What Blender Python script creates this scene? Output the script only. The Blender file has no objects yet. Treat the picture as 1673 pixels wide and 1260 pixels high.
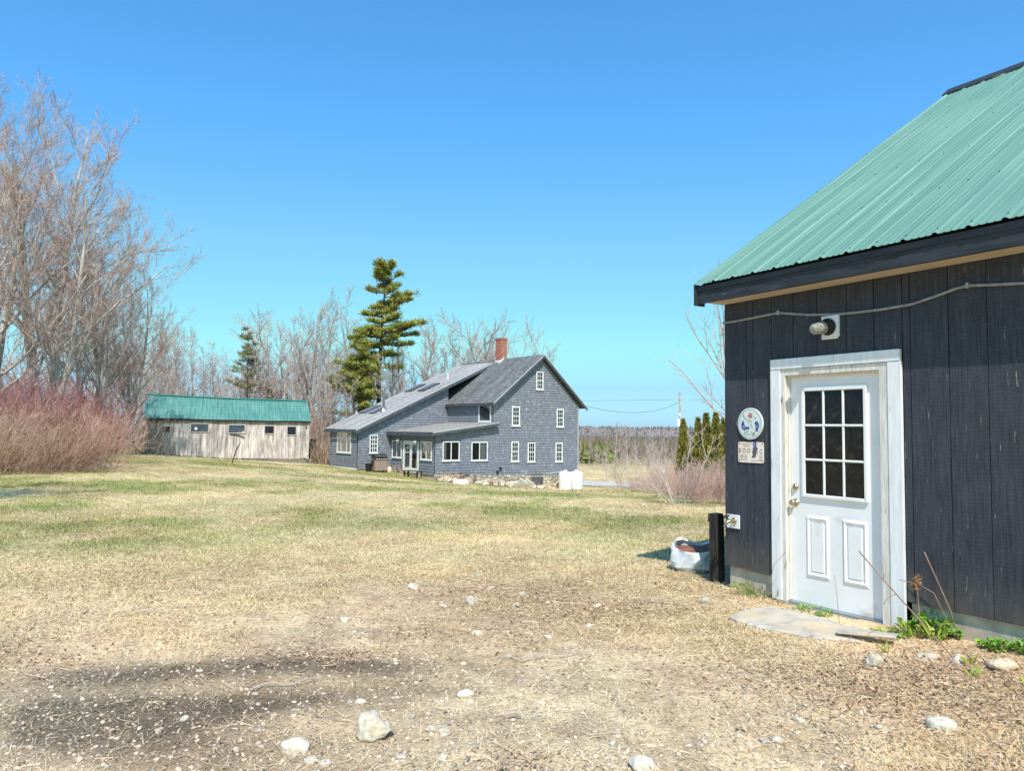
import bpy, math, random
import numpy as np
from mathutils import Vector, Matrix

rng = np.random.default_rng(11)
random.seed(5)
SC = bpy.context.scene
COL = SC.collection
R = math.radians

# ------------------------------------------------------------------ terrain
TP = np.array([(0,0,0),(-4,2,0),(-3,6,0),(0,8,-.02),(3,2,.04),(5,0,.08),(2.19,7.56,.1),(3.5,5.2,.14),(2.7,6.5,.02),(-8,8,0),(8,-6,0),(-8,-8,0),(0,14,-.17),(6,14,-.15),
(-5,20,-.3),(-15,22,-.1),(4,22,-.55),(-25,25,.1),(9,26,-.75),(-20,45,-.25),(-8,38,-.9),(0,40,-1.5),(7,42,-1.8),
(-26.1,54.1,-.45),(-20.8,56,-.86),(-15.5,58,-1.22),(-10.7,53,-1.4),(-5,48.5,-1.8),(-8.6,54.5,-1.5),(0,52.5,-2.35),(4.5,56.5,-2.86),(8,58,-3),
(-30,75,-.8),(-12,75,-1.8),(0,75,-2.8),(10,78,-3.7),(25,80,-3.9),(20,50,-2.6),(25,30,-1),(-45,50,.3),(-40,20,.3),(20,10,0),(0,110,-4),(40,110,-4.2),(-40,110,-2),(-80,80,.3),(60,60,-3),(-60,-40,0),(60,-40,0)], float)
def _k(r2): return np.where(r2 > 0, r2*np.log(np.maximum(r2, 1e-9)), 0)
_n = len(TP)
_A = np.zeros((_n+3, _n+3))
_A[:_n,:_n] = _k(((TP[:,None,:2]-TP[None,:,:2])**2).sum(-1)) + np.eye(_n)*6.0
_A[:_n,_n] = 1; _A[:_n,_n+1:] = TP[:,:2]; _A[_n:,:_n] = _A[:_n,_n:].T
_w = np.linalg.solve(_A, np.r_[TP[:,2],0,0,0])
def tz(x, y):
    x = np.asarray(x,float); y = np.asarray(y,float); s = x.shape; x = x.ravel(); y = y.ravel(); z = np.empty(len(x))
    for i in range(0, len(x), 20000):
        a = x[i:i+20000]; b = y[i:i+20000]
        z[i:i+20000] = _k((a[:,None]-TP[:,0])**2+(b[:,None]-TP[:,1])**2)@_w[:_n]+_w[_n]+a*_w[_n+1]+b*_w[_n+2]
    r = np.hypot(x,y); t = np.clip((r-105)/60,0,1); t = t*t*(3-2*t)
    far = np.where(y>0,-4.2,0)*np.clip(np.abs(y)/60,0,1)*np.clip((x+90)/60,0,1)
    return (z*(1-t)+far*t).reshape(s)
def tz1(x, y): return float(tz(np.array([x]),np.array([y]))[0])

def _hash(i, j, s):
    h = (i.astype(np.int64)*374761393 + j.astype(np.int64)*668265263 + s*974711) & 0x7fffffff
    h = (h ^ (h >> 13))*1274126177 & 0x7fffffff
    return ((h ^ (h >> 16)) & 0xffff)/65535.0
def vnoise(x, y, s=0):
    i = np.floor(x); j = np.floor(y); fx = x-i; fy = y-j
    fx = fx*fx*(3-2*fx); fy = fy*fy*(3-2*fy)
    a = _hash(i,j,s); b = _hash(i+1,j,s); c = _hash(i,j+1,s); d = _hash(i+1,j+1,s)
    return (a*(1-fx)+b*fx)*(1-fy)+(c*(1-fx)+d*fx)*fy
def fbm(x, y, s=0, o=4):
    v = 0; a = .5; t = 0
    for k in range(o):
        v = v+a*vnoise(x*2**k, y*2**k, s+k*17); t += a; a *= .5
    return v/t
def sst(a, b, x):
    t = np.clip((x-a)/(b-a),0,1); return t*t*(3-2*t)

# ------------------------------------------------------------------ object helpers
def setp(o, **k):
    for a, b in k.items():
        if b is not None: o[a] = b
def thing(name, label, cat, loc=(0,0,0), rz=0, group=None, tilt=(0,0)):
    o = bpy.data.objects.new(name, None); COL.objects.link(o)
    o.empty_display_size = .2
    o.location = loc; o.rotation_euler = (tilt[0], tilt[1], rz)
    setp(o, label=label, category=cat, group=group)
    return o
def tag(o, label, cat, group=None, kind=None):
    setp(o, label=label, category=cat, group=group, kind=kind); return o
def mk(name, V, faces, mat, parent=None, col=None, smooth=False, uv=None):
    me = bpy.data.meshes.new(name)
    V = np.asarray(V, np.float32)
    if not isinstance(faces, list): faces = [faces]
    faces = [np.asarray(f, np.int32) for f in faces if len(f)]
    loops = np.concatenate([f.ravel() for f in faces])
    tot = np.concatenate([np.full(len(f), f.shape[1], np.int32) for f in faces])
    start = np.r_[0, np.cumsum(tot)[:-1]].astype(np.int32)
    me.vertices.add(len(V)); me.vertices.foreach_set('co', V.ravel())
    me.loops.add(len(loops)); me.loops.foreach_set('vertex_index', loops)
    me.polygons.add(len(tot)); me.polygons.foreach_set('loop_start', start)
    me.polygons.foreach_set('use_smooth', np.full(len(tot), bool(smooth)))
    if col is not None:
        c = np.ones((len(V),4), np.float32); c[:,:3] = col
        a = me.color_attributes.new('Col','FLOAT_COLOR','POINT'); a.data.foreach_set('color', c.ravel())
    if uv is not None:
        l = me.uv_layers.new(name='UVMap'); l.data.foreach_set('uv', np.asarray(uv,np.float32)[loops].ravel())
    me.update(calc_edges=True)
    me.materials.append(mat)
    o = bpy.data.objects.new(name, me); COL.objects.link(o)
    if parent is not None: o.parent = parent
    return o
def ident(p): return p
class MB:
    def __init__(s, xf=None): s.v = []; s.q = {}; s.c = []; s.xf = xf or ident; s.col = (1,1,1); s.uv = []
    def add(s, pts, faces, uvs=None):
        b = len(s.v)
        for i, p in enumerate(pts):
            s.v.append(tuple(s.xf(p))); s.c.append(s.col); s.uv.append(uvs[i] if uvs else (p[0], p[2]))
        for f in faces: s.q.setdefault(len(f), []).append([b+i for i in f])
        return s
    def box(s, x0, x1, y0, y1, z0, z1, j=0):
        P = [(x0,y0,z0),(x1,y0,z0),(x1,y1,z0),(x0,y1,z0),(x0,y0,z1),(x1,y0,z1),(x1,y1,z1),(x0,y1,z1)]
        if j: P = [tuple(a+random.uniform(-j,j) for a in p) for p in P]
        return s.add(P, [(0,3,2,1),(4,5,6,7),(0,1,5,4),(1,2,6,5),(2,3,7,6),(3,0,4,7)])
    def prism(s, poly, ex):
        n = len(poly); ex = Vector(ex)
        P = [tuple(p) for p in poly]+[tuple(Vector(p)+ex) for p in poly]
        return s.add(P, [tuple(range(n))[::-1], tuple(range(n,2*n))]+[(i,(i+1)%n,n+(i+1)%n,n+i) for i in range(n)])
    def beam(s, p, q, wv, hv):
        p = Vector(p); q = Vector(q); w = Vector(wv); h = Vector(hv)
        P = [p,p+w,q+w,q,p+h,p+w+h,q+w+h,q+h]
        return s.add([tuple(a) for a in P], [(0,1,2,3)[::-1],(4,5,6,7),(0,1,5,4),(1,2,6,5),(2,3,7,6),(3,0,4,7)])
    def tube(s, pts, r, n=8, cap=True):
        pts = [Vector(p) for p in pts]
        rr = r if isinstance(r,(list,tuple)) else [r]*len(pts)
        P = []; F = []
        prev = None
        for i, p in enumerate(pts):
            t = (pts[min(i+1,len(pts)-1)]-pts[max(i-1,0)]).normalized()
            if prev is None: a = t.orthogonal().normalized()
            else: a = (prev-t*prev.dot(t)).normalized()
            prev = a; b = t.cross(a)
            for k in range(n):
                an = 2*math.pi*k/n; P.append(tuple(p+(a*math.cos(an)+b*math.sin(an))*rr[i]))
        for i in range(len(pts)-1):
            for k in range(n): F.append((i*n+k,i*n+(k+1)%n,(i+1)*n+(k+1)%n,(i+1)*n+k))
        if cap: F.append(tuple(range(n))[::-1]); F.append(tuple((len(pts)-1)*n+k for k in range(n)))
        return s.add(P, F)
    def lathe(s, c, prof, n=24, ax=None):
        # prof: list of (radius, height); axis along ax (default z)
        ax = Vector(ax or (0,0,1)).normalized(); a = ax.orthogonal().normalized(); b = ax.cross(a); c = Vector(c)
        P = []; F = []
        for r, h in prof:
            for k in range(n):
                an = 2*math.pi*k/n; P.append(tuple(c+ax*h+(a*math.cos(an)+b*math.sin(an))*r))
        for i in range(len(prof)-1):
            for k in range(n): F.append((i*n+k,i*n+(k+1)%n,(i+1)*n+(k+1)%n,(i+1)*n+k))
        F.append(tuple(range(n))[::-1]); F.append(tuple((len(prof)-1)*n+k for k in range(n)))
        return s.add(P, F)
    def build(s, name, mat, parent=None, smooth=False, bevel=0, usecol=False, useuv=False):
        o = mk(name, np.array(s.v), [np.array(f) for f in s.q.values()], mat, parent, col=np.array(s.c) if usecol else None, smooth=smooth, uv=np.array(s.uv) if useuv else None)
        if bevel:
            m = o.modifiers.new('bevel','BEVEL'); m.width = bevel; m.segments = 2; m.limit_method = 'ANGLE'; m.angle_limit = R(40)
        return o
def kids(o): return [c for c in bpy.data.objects if c.parent == o]
def dup(root, loc, rz=0, scale=1, label=None, group=None, tilt=(0,0)):
    def cp(o, par):
        c = o.copy(); COL.objects.link(c); c.parent = par
        for k in kids(o): cp(k, c)
        return c
    r = cp(root, None); r.location = loc; r.rotation_euler = (tilt[0],tilt[1],rz)
    r.scale = (scale,)*3 if not isinstance(scale,(tuple,list)) else scale
    if label: r['label'] = label
    if group: r['group'] = group
    return r

# ------------------------------------------------------------------ materials
def nodes(name):
    m = bpy.data.materials.new(name); m.use_nodes = True; nt = m.node_tree
    b = nt.nodes['Principled BSDF']
    return m, nt, b
def N(nt, t, **k):
    n = nt.nodes.new(t)
    for a, v in k.items():
        if a in n.inputs: n.inputs[a].default_value = v
        else: setattr(n, a, v)
    return n
def ramp(nt, fac, stops):
    r = nt.nodes.new('ShaderNodeValToRGB'); e = r.color_ramp.elements
    while len(e) < len(stops): e.new(.5)
    for i, (p, c) in enumerate(stops):
        e[i].position = p; e[i].color = (*c,1) if len(c) == 3 else c
    nt.links.new(fac, r.inputs[0]); return r.outputs[0]
def mixc(nt, mode, fac, a, b):
    m = nt.nodes.new('ShaderNodeMix'); m.data_type = 'RGBA'; m.blend_type = mode
    for sock, v in ((m.inputs[0],fac),(m.inputs[6],a),(m.inputs[7],b)):
        if hasattr(v,'is_output'): nt.links.new(v, sock)
        elif isinstance(v,(int,float)): sock.default_value = v
        else: sock.default_value = (*v,1)
    return m.outputs[2]
def coords(nt, kind='Object', scale=(1,1,1), rot=(0,0,0)):
    tc = nt.nodes.new('ShaderNodeTexCoord'); mp = nt.nodes.new('ShaderNodeMapping')
    mp.inputs['Scale'].default_value = scale; mp.inputs['Rotation'].default_value = rot
    nt.links.new(tc.outputs[kind], mp.inputs[0]); return mp.outputs[0]
def noise(nt, vec, scale, detail=4, rough=.55, dist=0):
    n = N(nt,'ShaderNodeTexNoise'); n.inputs['Scale'].default_value = scale; n.inputs['Detail'].default_value = detail
    n.inputs['Roughness'].default_value = rough; n.inputs['Distortion'].default_value = dist
    nt.links.new(vec, n.inputs['Vector']); return n.outputs['Fac']
def bump(nt, b, h, strength=.3, dist=.02):
    n = N(nt,'ShaderNodeBump'); n.inputs['Strength'].default_value = strength; n.inputs['Distance'].default_value = dist
    nt.links.new(h, n.inputs['Height']); nt.links.new(n.outputs[0], b.inputs['Normal'])
def pmat(name, c1, c2, scale=5, stretch=(1,1,1), rough=.8, bmp=.2, bd=.01, attr=False, spec=.3, metal=0, lo=.35, hi=.65, detail=5, kind='Object', dirt=None):
    m, nt, b = nodes(name)
    v = coords(nt, kind, stretch)
    n = noise(nt, v, scale, detail)
    c = ramp(nt, n, [(lo,c1),(hi,c2)])
    if dirt:
        n2 = noise(nt, coords(nt, kind, dirt[2]), dirt[1], 5, .6)
        c = mixc(nt,'MIX', ramp(nt, n2, [(dirt[3],(0,0,0)),(dirt[4],(1,1,1))]), c, dirt[0])
    if attr:
        a = N(nt,'ShaderNodeAttribute', attribute_name='Col'); c = mixc(nt,'MULTIPLY',1.0,c,a.outputs['Color'])
    nt.links.new(c, b.inputs['Base Color'])
    b.inputs['Roughness'].default_value = rough; b.inputs['Specular IOR Level'].default_value = spec; b.inputs['Metallic'].default_value = metal
    if bmp: bump(nt, b, n, bmp, bd)
    return m
M = {}
def plain_attr(name, rough=.85, trans=0, nscale=0):
    m, nt, b = nodes(name)
    a = N(nt,'ShaderNodeAttribute', attribute_name='Col'); c = a.outputs['Color']
    if nscale:
        n = noise(nt, coords(nt), nscale, 5); c = mixc(nt,'MULTIPLY',1,c,ramp(nt,n,[(.3,(.55,.53,.5)),(.7,(1.25,1.25,1.25))]))
        bump(nt, b, n, .4, .01)
    nt.links.new(c, b.inputs['Base Color']); b.inputs['Roughness'].default_value = rough; b.inputs['Specular IOR Level'].default_value = .15
    return m
# painted dark board siding of the workshop
def siding():
    m, nt, b = nodes('dark_board_paint')
    tc = coords(nt)
    a = N(nt,'ShaderNodeAttribute', attribute_name='Col')
    off = nt.nodes.new('ShaderNodeVectorMath'); off.operation = 'MULTIPLY_ADD'
    nt.links.new(a.outputs['Color'], off.inputs[0]); off.inputs[1].default_value = (25,0,9); nt.links.new(tc, off.inputs[2])
    def mp(v, s, r=(0,0,0)):
        x = nt.nodes.new('ShaderNodeMapping'); x.inputs['Scale'].default_value = s; x.inputs['Rotation'].default_value = r; x.inputs['Location'].default_value = (-25*s[0],0,0)
        nt.links.new(v, x.inputs[0]); return x.outputs[0]
    grain = noise(nt, mp(off.outputs[0],(70,1,3)), 1.0, 6, .6, .6)
    w = N(nt,'ShaderNodeTexWave', wave_type='RINGS', rings_direction='Y'); w.inputs['Scale'].default_value = 5.5; w.inputs['Distortion'].default_value = 9; w.inputs['Detail'].default_value = 5; w.inputs['Detail Scale'].default_value = 2.2; w.inputs['Detail Roughness'].default_value = .65
    nt.links.new(mp(off.outputs[0],(1.0,1,2.2)), w.inputs['Vector'])
    blot = noise(nt, mp(off.outputs[0],(3,1,1.2)), 2.0, 4)
    c = ramp(nt, grain, [(.3,(.031,.035,.046)),(.7,(.066,.073,.092))])
    c = mixc(nt,'MULTIPLY',.30,c,ramp(nt,w.outputs['Fac'],[(.1,(.80,.80,.80)),(.8,(1.05,1.05,1.05)),(.97,(1.5,1.5,1.48))]))
    c = mixc(nt,'MULTIPLY',1,c,ramp(nt,blot,[(.3,(.8,.8,.8)),(.7,(1.18,1.16,1.12))]))
    # wear: pale bare flecks stretched along the grain
    f1 = noise(nt, mp(off.outputs[0],(26,1,2.6)), 1.6, 6, .7)
    c = mixc(nt,'MIX',ramp(nt,f1,[(.635,(0,0,0)),(.70,(.85,.85,.85))]),c,(.42,.37,.32))
    # knots
    vo = N(nt,'ShaderNodeTexVoronoi', feature='F1'); vo.inputs['Scale'].default_value = 2.1
    nt.links.new(mp(off.outputs[0],(1.6,1,.9)), vo.inputs['Vector'])
    c = mixc(nt,'MIX',ramp(nt,vo.outputs['Distance'],[(.03,(.75,.75,.75)),(.06,(0,0,0))]),c,(.05,.052,.058))
    c = mixc(nt,'MIX',ramp(nt,vo.outputs['Distance'],[(.05,(0,0,0)),(.065,(.5,.5,.5)),(.085,(0,0,0))]),c,(.2,.2,.2))
    sep = nt.nodes.new('ShaderNodeSeparateXYZ'); nt.links.new(tc, sep.inputs[0])
    mr = N(nt,'ShaderNodeMapRange'); mr.inputs['From Min'].default_value = .75; mr.inputs['From Max'].default_value = .25; nt.links.new(sep.outputs[2], mr.inputs['Value'])
    sm = N(nt,'ShaderNodeMath', operation='MULTIPLY'); nt.links.new(mr.outputs[0], sm.inputs[0]); nt.links.new(noise(nt, mp(tc,(5,1,2)), 2.5, 5, .65), sm.inputs[1])
    c = mixc(nt,'MIX',ramp(nt,sm.outputs[0],[(.15,(0,0,0)),(.6,(.55,.55,.55))]),c,(.17,.14,.11))
    nt.links.new(c, b.inputs['Base Color']); b.inputs['Roughness'].default_value = .75; b.inputs['Specular IOR Level'].default_value = .25
    h = mixc(nt,'MIX',.10,grain,w.outputs['Fac'])
    bump(nt, b, h, .45, .006)
    return m
M['siding'] = siding()
def weathered():
    m, nt, b = nodes('weathered_barn_boards')
    a = N(nt,'ShaderNodeAttribute', attribute_name='Col')
    n1 = noise(nt, coords(nt,'Object',(9,9,.8)), 1.3, 7, .68, .4)
    n2 = noise(nt, coords(nt,'Object',(1,1,.7)), .9, 5, .6)
    c = ramp(nt, n1, [(.30,(.14,.125,.12)),(.42,(.40,.36,.345)),(.54,(.66,.61,.59)),(.70,(.80,.76,.74))])
    c = mixc(nt,'MULTIPLY',1,c,ramp(nt,n2,[(.32,(.66,.63,.63)),(.6,(1.1,1.08,1.06))]))
    c = mixc(nt,'MULTIPLY',1,c,a.outputs['Color'])
    sep = nt.nodes.new('ShaderNodeSeparateXYZ'); nt.links.new(coords(nt), sep.inputs[0])
    mr = N(nt,'ShaderNodeMapRange'); mr.inputs['From Min'].default_value = 1.35; mr.inputs['From Max'].default_value = 2.1; nt.links.new(sep.outputs[2], mr.inputs['Value'])
    n3 = noise(nt, coords(nt,'Object',(3,3,.4)), 1.4, 5, .6)
    tt = nt.nodes.new('ShaderNodeMath'); tt.operation = 'MULTIPLY'; nt.links.new(mr.outputs[0], tt.inputs[0]); nt.links.new(n3, tt.inputs[1])
    c = mixc(nt,'MIX',ramp(nt,tt.outputs[0],[(.2,(0,0,0)),(.5,(.75,.75,.75))]),c,(.27,.17,.095))
    nt.links.new(c, b.inputs['Base Color']); b.inputs['Roughness'].default_value = .9; b.inputs['Specular IOR Level'].default_value = .15
    bump(nt, b, n1, .4, .01); return m
M['barnwood'] = weathered()
M['white_door'] = pmat('white_door_paint',(.82,.80,.80),(.89,.87,.87),3,(1,1,1),.45,.05,.002,spec=.4,dirt=((.52,.45,.40),2.2,(1,1,1.4),.60,.78))
M['white_trim'] = pmat('white_trim_paint',(.74,.74,.76),(.86,.86,.88),6,(4,4,.6),.55,.15,.003,spec=.3,dirt=((.40,.33,.27),3.0,(3,3,.8),.64,.74))
M['jamb'] = pmat('worn_jamb_paint',(.62,.57,.50),(.80,.77,.73),8,(5,5,.7),.65,.3,.004,dirt=((.30,.21,.14),5,(4,4,1),.62,.70))
M['white_win'] = pmat('white_window_paint',(.72,.72,.72),(.84,.84,.84),4,(1,1,1),.5,.05,.002)
M['grey_trim'] = pmat('greyed_trim',(.34,.35,.37),(.5,.5,.51),6,(3,3,1),.7,.1,.004)
M['dark_trim'] = pmat('black_fascia_paint',(.022,.026,.034),(.045,.05,.062),7,(.5,4,4),.6,.2,.004,dirt=((.42,.38,.33),2.0,(1.1,6,14),.70,.74))
M['tan_wood'] = pmat('bare_pine_board',(.50,.41,.30),(.62,.53,.40),5,(.4,6,6),.8,.2,.004)
M['concrete'] = pmat('concrete_block',(.42,.36,.29),(.58,.51,.42),9,(1,1,1),.95,.5,.02,dirt=((.20,.17,.13),3,(1,1,1),.55,.75))
M['dark_wood'] = pmat('dark_weathered_wood',(.018,.016,.015),(.05,.044,.04),6,(5,5,.7),.9,.4,.01)
M['brass'] = pmat('tarnished_brass',(.42,.34,.20),(.62,.52,.34),12,(1,1,1),.32,.1,.002,metal=.9)
M['grey_metal'] = pmat('grey_metal',(.30,.31,.32),(.45,.46,.47),6,(1,1,1),.4,.05,.002,metal=.6)
M['cable'] = pmat('grey_cable_sheath',(.22,.22,.23),(.34,.34,.34),20,(1,1,1),.6,.05,.002)
M['black'] = pmat('black_plastic',(.012,.012,.013),(.03,.03,.03),8,(1,1,1),.5,.05,.002)
M['iron'] = pmat('dark_iron',(.02,.02,.022),(.05,.046,.042),8,(1,1,1),.7,.1,.002)
def roofmetal(name, c1, c2, c3, sx):
    m, nt, b = nodes(name)
    n1 = noise(nt, coords(nt,'UV',(sx*3.2,.22,1)), 1.0, 7, .7)
    n2 = noise(nt, coords(nt,'UV',(1,1,1)), .45, 4)
    c = ramp(nt, n1, [(.3,c1),(.55,c2),(.75,c3)])
    c = mixc(nt,'MULTIPLY',1,c,ramp(nt,n2,[(.3,(.84,.9,.9)),(.7,(1.1,1.06,1.04))]))
    sp = noise(nt, coords(nt,'UV',(1,.5,1)), 22, 2)
    c = mixc(nt,'MIX',ramp(nt,sp,[(.75,(0,0,0)),(.79,(.7,.7,.7))]),c,(.10,.13,.11))
    nt.links.new(c, b.inputs['Base Color']); b.inputs['Roughness'].default_value = .5; b.inputs['Specular IOR Level'].default_value = .35
    bump(nt, b, n1, .08, .01)
    return m
M['green_metal'] = roofmetal('faded_green_roof_metal',(.075,.195,.15),(.17,.315,.255),(.34,.475,.415),7)
M['barn_metal'] = roofmetal('barn_green_roof_metal',(.015,.17,.13),(.035,.24,.185),(.07,.29,.23),3)
def shingle_roof(name, c1, c2, stain=None):
    m, nt, b = nodes(name)
    uv = coords(nt,'UV')
    br = N(nt,'ShaderNodeTexBrick'); br.offset = .37
    br.inputs['Scale'].default_value = 1; br.inputs['Brick Width'].default_value = .33; br.inputs['Row Height'].default_value = .14; br.inputs['Mortar Size'].default_value = .006
    br.inputs['Color1'].default_value = (*c1,1); br.inputs['Color2'].default_value = (*c2,1); br.inputs['Mortar'].default_value = (c1[0]*.4,c1[1]*.4,c1[2]*.4,1)
    nt.links.new(uv, br.inputs['Vector'])
    n = noise(nt, uv, 60, 3); n2 = noise(nt, coords(nt,'UV',(.9,.16,1)), 1.3, 5, .6)
    c = mixc(nt,'MULTIPLY',1,br.outputs['Color'],ramp(nt,n,[(.3,(.6,.6,.6)),(.7,(1.4,1.4,1.4))]))
    c = mixc(nt,'MULTIPLY',1,c,ramp(nt,n2,[(.3,(.72,.70,.68)),(.7,(1.2,1.18,1.15))]))
    nt.links.new(c, b.inputs['Base Color']); b.inputs['Roughness'].default_value = .9; b.inputs['Specular IOR Level'].default_value = .2
    bump(nt, b, br.outputs['Fac'], .5, -.01); return m
M['roof_new'] = shingle_roof('grey_asphalt_shingles',(.13,.135,.14),(.22,.225,.23))
M['roof_old'] = shingle_roof('faded_asphalt_shingles',(.33,.315,.315),(.45,.43,.425))
M['roof_porch'] = shingle_roof('porch_asphalt_shingles',(.29,.275,.26),(.41,.385,.355))
M['shingle'] = pmat('blue_grey_wood_shingles',(.84,.84,.86),(1.12,1.12,1.12),16,(1,1,.4),.85,.1,.005,attr=True)
M['drip'] = pmat('pale_drip_edge',(.50,.50,.52),(.62,.62,.63),8,(1,1,1),.6,.05,.002)
def brick():
    m, nt, b = nodes('red_chimney_brick')
    br = N(nt,'ShaderNodeTexBrick'); br.inputs['Scale'].default_value = 1; br.inputs['Brick Width'].default_value = .21; br.inputs['Row Height'].default_value = .075; br.inputs['Mortar Size'].default_value = .009
    br.inputs['Color1'].default_value = (.42,.10,.05,1); br.inputs['Color2'].default_value = (.55,.17,.09,1); br.inputs['Mortar'].default_value = (.45,.36,.3,1)
    nt.links.new(coords(nt,'UV'), br.inputs['Vector'])
    n = noise(nt, coords(nt), 5, 4)
    c = mixc(nt,'MULTIPLY',1,br.outputs['Color'],ramp(nt,n,[(.3,(.7,.66,.64)),(.7,(1.15,1.12,1.1))]))
    nt.links.new(c, b.inputs['Base Color']); b.inputs['Roughness'].default_value = .9; bump(nt,b,br.outputs['Fac'],.5,-.01); return m
M['brick'] = brick()
def glass():
    m, nt, b = nodes('window_glass'); nt.nodes.remove(b)
    t = N(nt,'ShaderNodeBsdfTransparent'); t.inputs[0].default_value = (.55,.58,.6,1)
    g = N(nt,'ShaderNodeBsdfGlossy'); g.inputs['Roughness'].default_value = .03
    n = noise(nt, coords(nt), 1.5, 2)
    bp = N(nt,'ShaderNodeBump'); bp.inputs['Strength'].default_value = .15; bp.inputs['Distance'].default_value = .03
    nt.links.new(n, bp.inputs['Height']); nt.links.new(bp.outputs[0], g.inputs['Normal'])
    f = N(nt,'ShaderNodeFresnel'); f.inputs[0].default_value = 1.5
    mx = N(nt,'ShaderNodeMath', operation='MULTIPLY_ADD'); nt.links.new(f.outputs[0], mx.inputs[0]); mx.inputs[1].default_value = .4; mx.inputs[2].default_value = .005
    s = N(nt,'ShaderNodeMixShader'); nt.links.new(mx.outputs[0], s.inputs[0]); nt.links.new(t.outputs[0], s.inputs[1]); nt.links.new(g.outputs[0], s.inputs[2])
    nt.links.new(s.outputs[0], nt.nodes['Material Output'].inputs[0]); return m
M['glass'] = glass()
def doorglass():
    m, nt, b = nodes('dusty_door_glass')
    v = coords(nt)
    n = noise(nt, v, 7, 6, .65, 1.6); n2 = noise(nt, v, 18, 3, .6, 2.5)
    c = ramp(nt, n, [(.38,(.007,.008,.010)),(.58,(.020,.018,.018)),(.74,(.075,.055,.048))])
    c = mixc(nt,'ADD',1,c,ramp(nt,n2,[(.66,(0,0,0)),(.74,(.07,.065,.065))]))
    nt.links.new(c, b.inputs['Base Color']); b.inputs['Roughness'].default_value = .12; b.inputs['Specular IOR Level'].default_value = .28
    bump(nt, b, noise(nt, v, 2.2, 2), .12, .03); return m
M['door_glass'] = doorglass()
M['interior'] = pmat('dark_interior',(.02,.02,.022),(.05,.048,.046),2,(1,1,1),.9,0)
M['curtain'] = pmat('pale_curtain',(.42,.38,.37),(.62,.58,.56),14,(6,6,.4),.9,.3,.02)
M['stone'] = pmat('field_stone',(.44,.40,.34),(.78,.73,.65),22,(1,1,1),.95,1.0,.02,attr=True,dirt=((.42,.34,.25),9,(1,1,1),.55,.74),detail=8)
M['slab'] = pmat('doorstep_stone',(.42,.37,.31),(.62,.56,.49),5,(1,1,1),.95,.7,.02,dirt=((.58,.46,.31),2.6,(1,1,1),.46,.66))
M['tank'] = pmat('white_tank_paint',(.80,.80,.80),(.88,.88,.88),3,(1,1,1),.45,.02,.002)
M['blade'] = plain_attr('grass_blades',.8)
M['litter'] = plain_attr('dead_leaf_litter',.85)
M['gravelm'] = plain_attr('gravel_stone',.9)
M['twig'] = pmat('pale_twig_bark',(.44,.35,.32),(.62,.52,.48),3,(1,1,1),.85,0)
M['twig_mauve'] = pmat('mauve_twig_bark',(.40,.285,.25),(.57,.43,.385),1.2,(1,1,1),.85,0)
M['bark'] = pmat('grey_tree_bark',(.28,.25,.225),(.62,.57,.52),3.5,(3,3,.5),.95,.6,.03)
M['bark_pale'] = pmat('pale_tree_bark',(.34,.30,.27),(.60,.54,.49),3,(2,2,.5),.92,.5,.03)
M['bark_dark'] = pmat('dark_pine_bark',(.045,.037,.032),(.12,.10,.088),4,(3,3,.5),.95,.6,.03)
M['red_twig'] = pmat('red_shrub_stem',(.25,.095,.09),(.40,.195,.175),1.5,(1,1,1),.8,0)
M['tan_twig'] = pmat('tan_shrub_stem',(.46,.29,.21),(.62,.43,.33),1.5,(1,1,1),.85,0)
M['pink_twig'] = pmat('pinkish_shrub_stem',(.50,.31,.26),(.66,.46,.40),1.5,(1,1,1),.85,0)
M['needle'] = plain_attr('needle_foliage',.6)
M['brushm'] = plain_attr('dry_brush_stems',.9)
M['wire'] = M['black']

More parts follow.
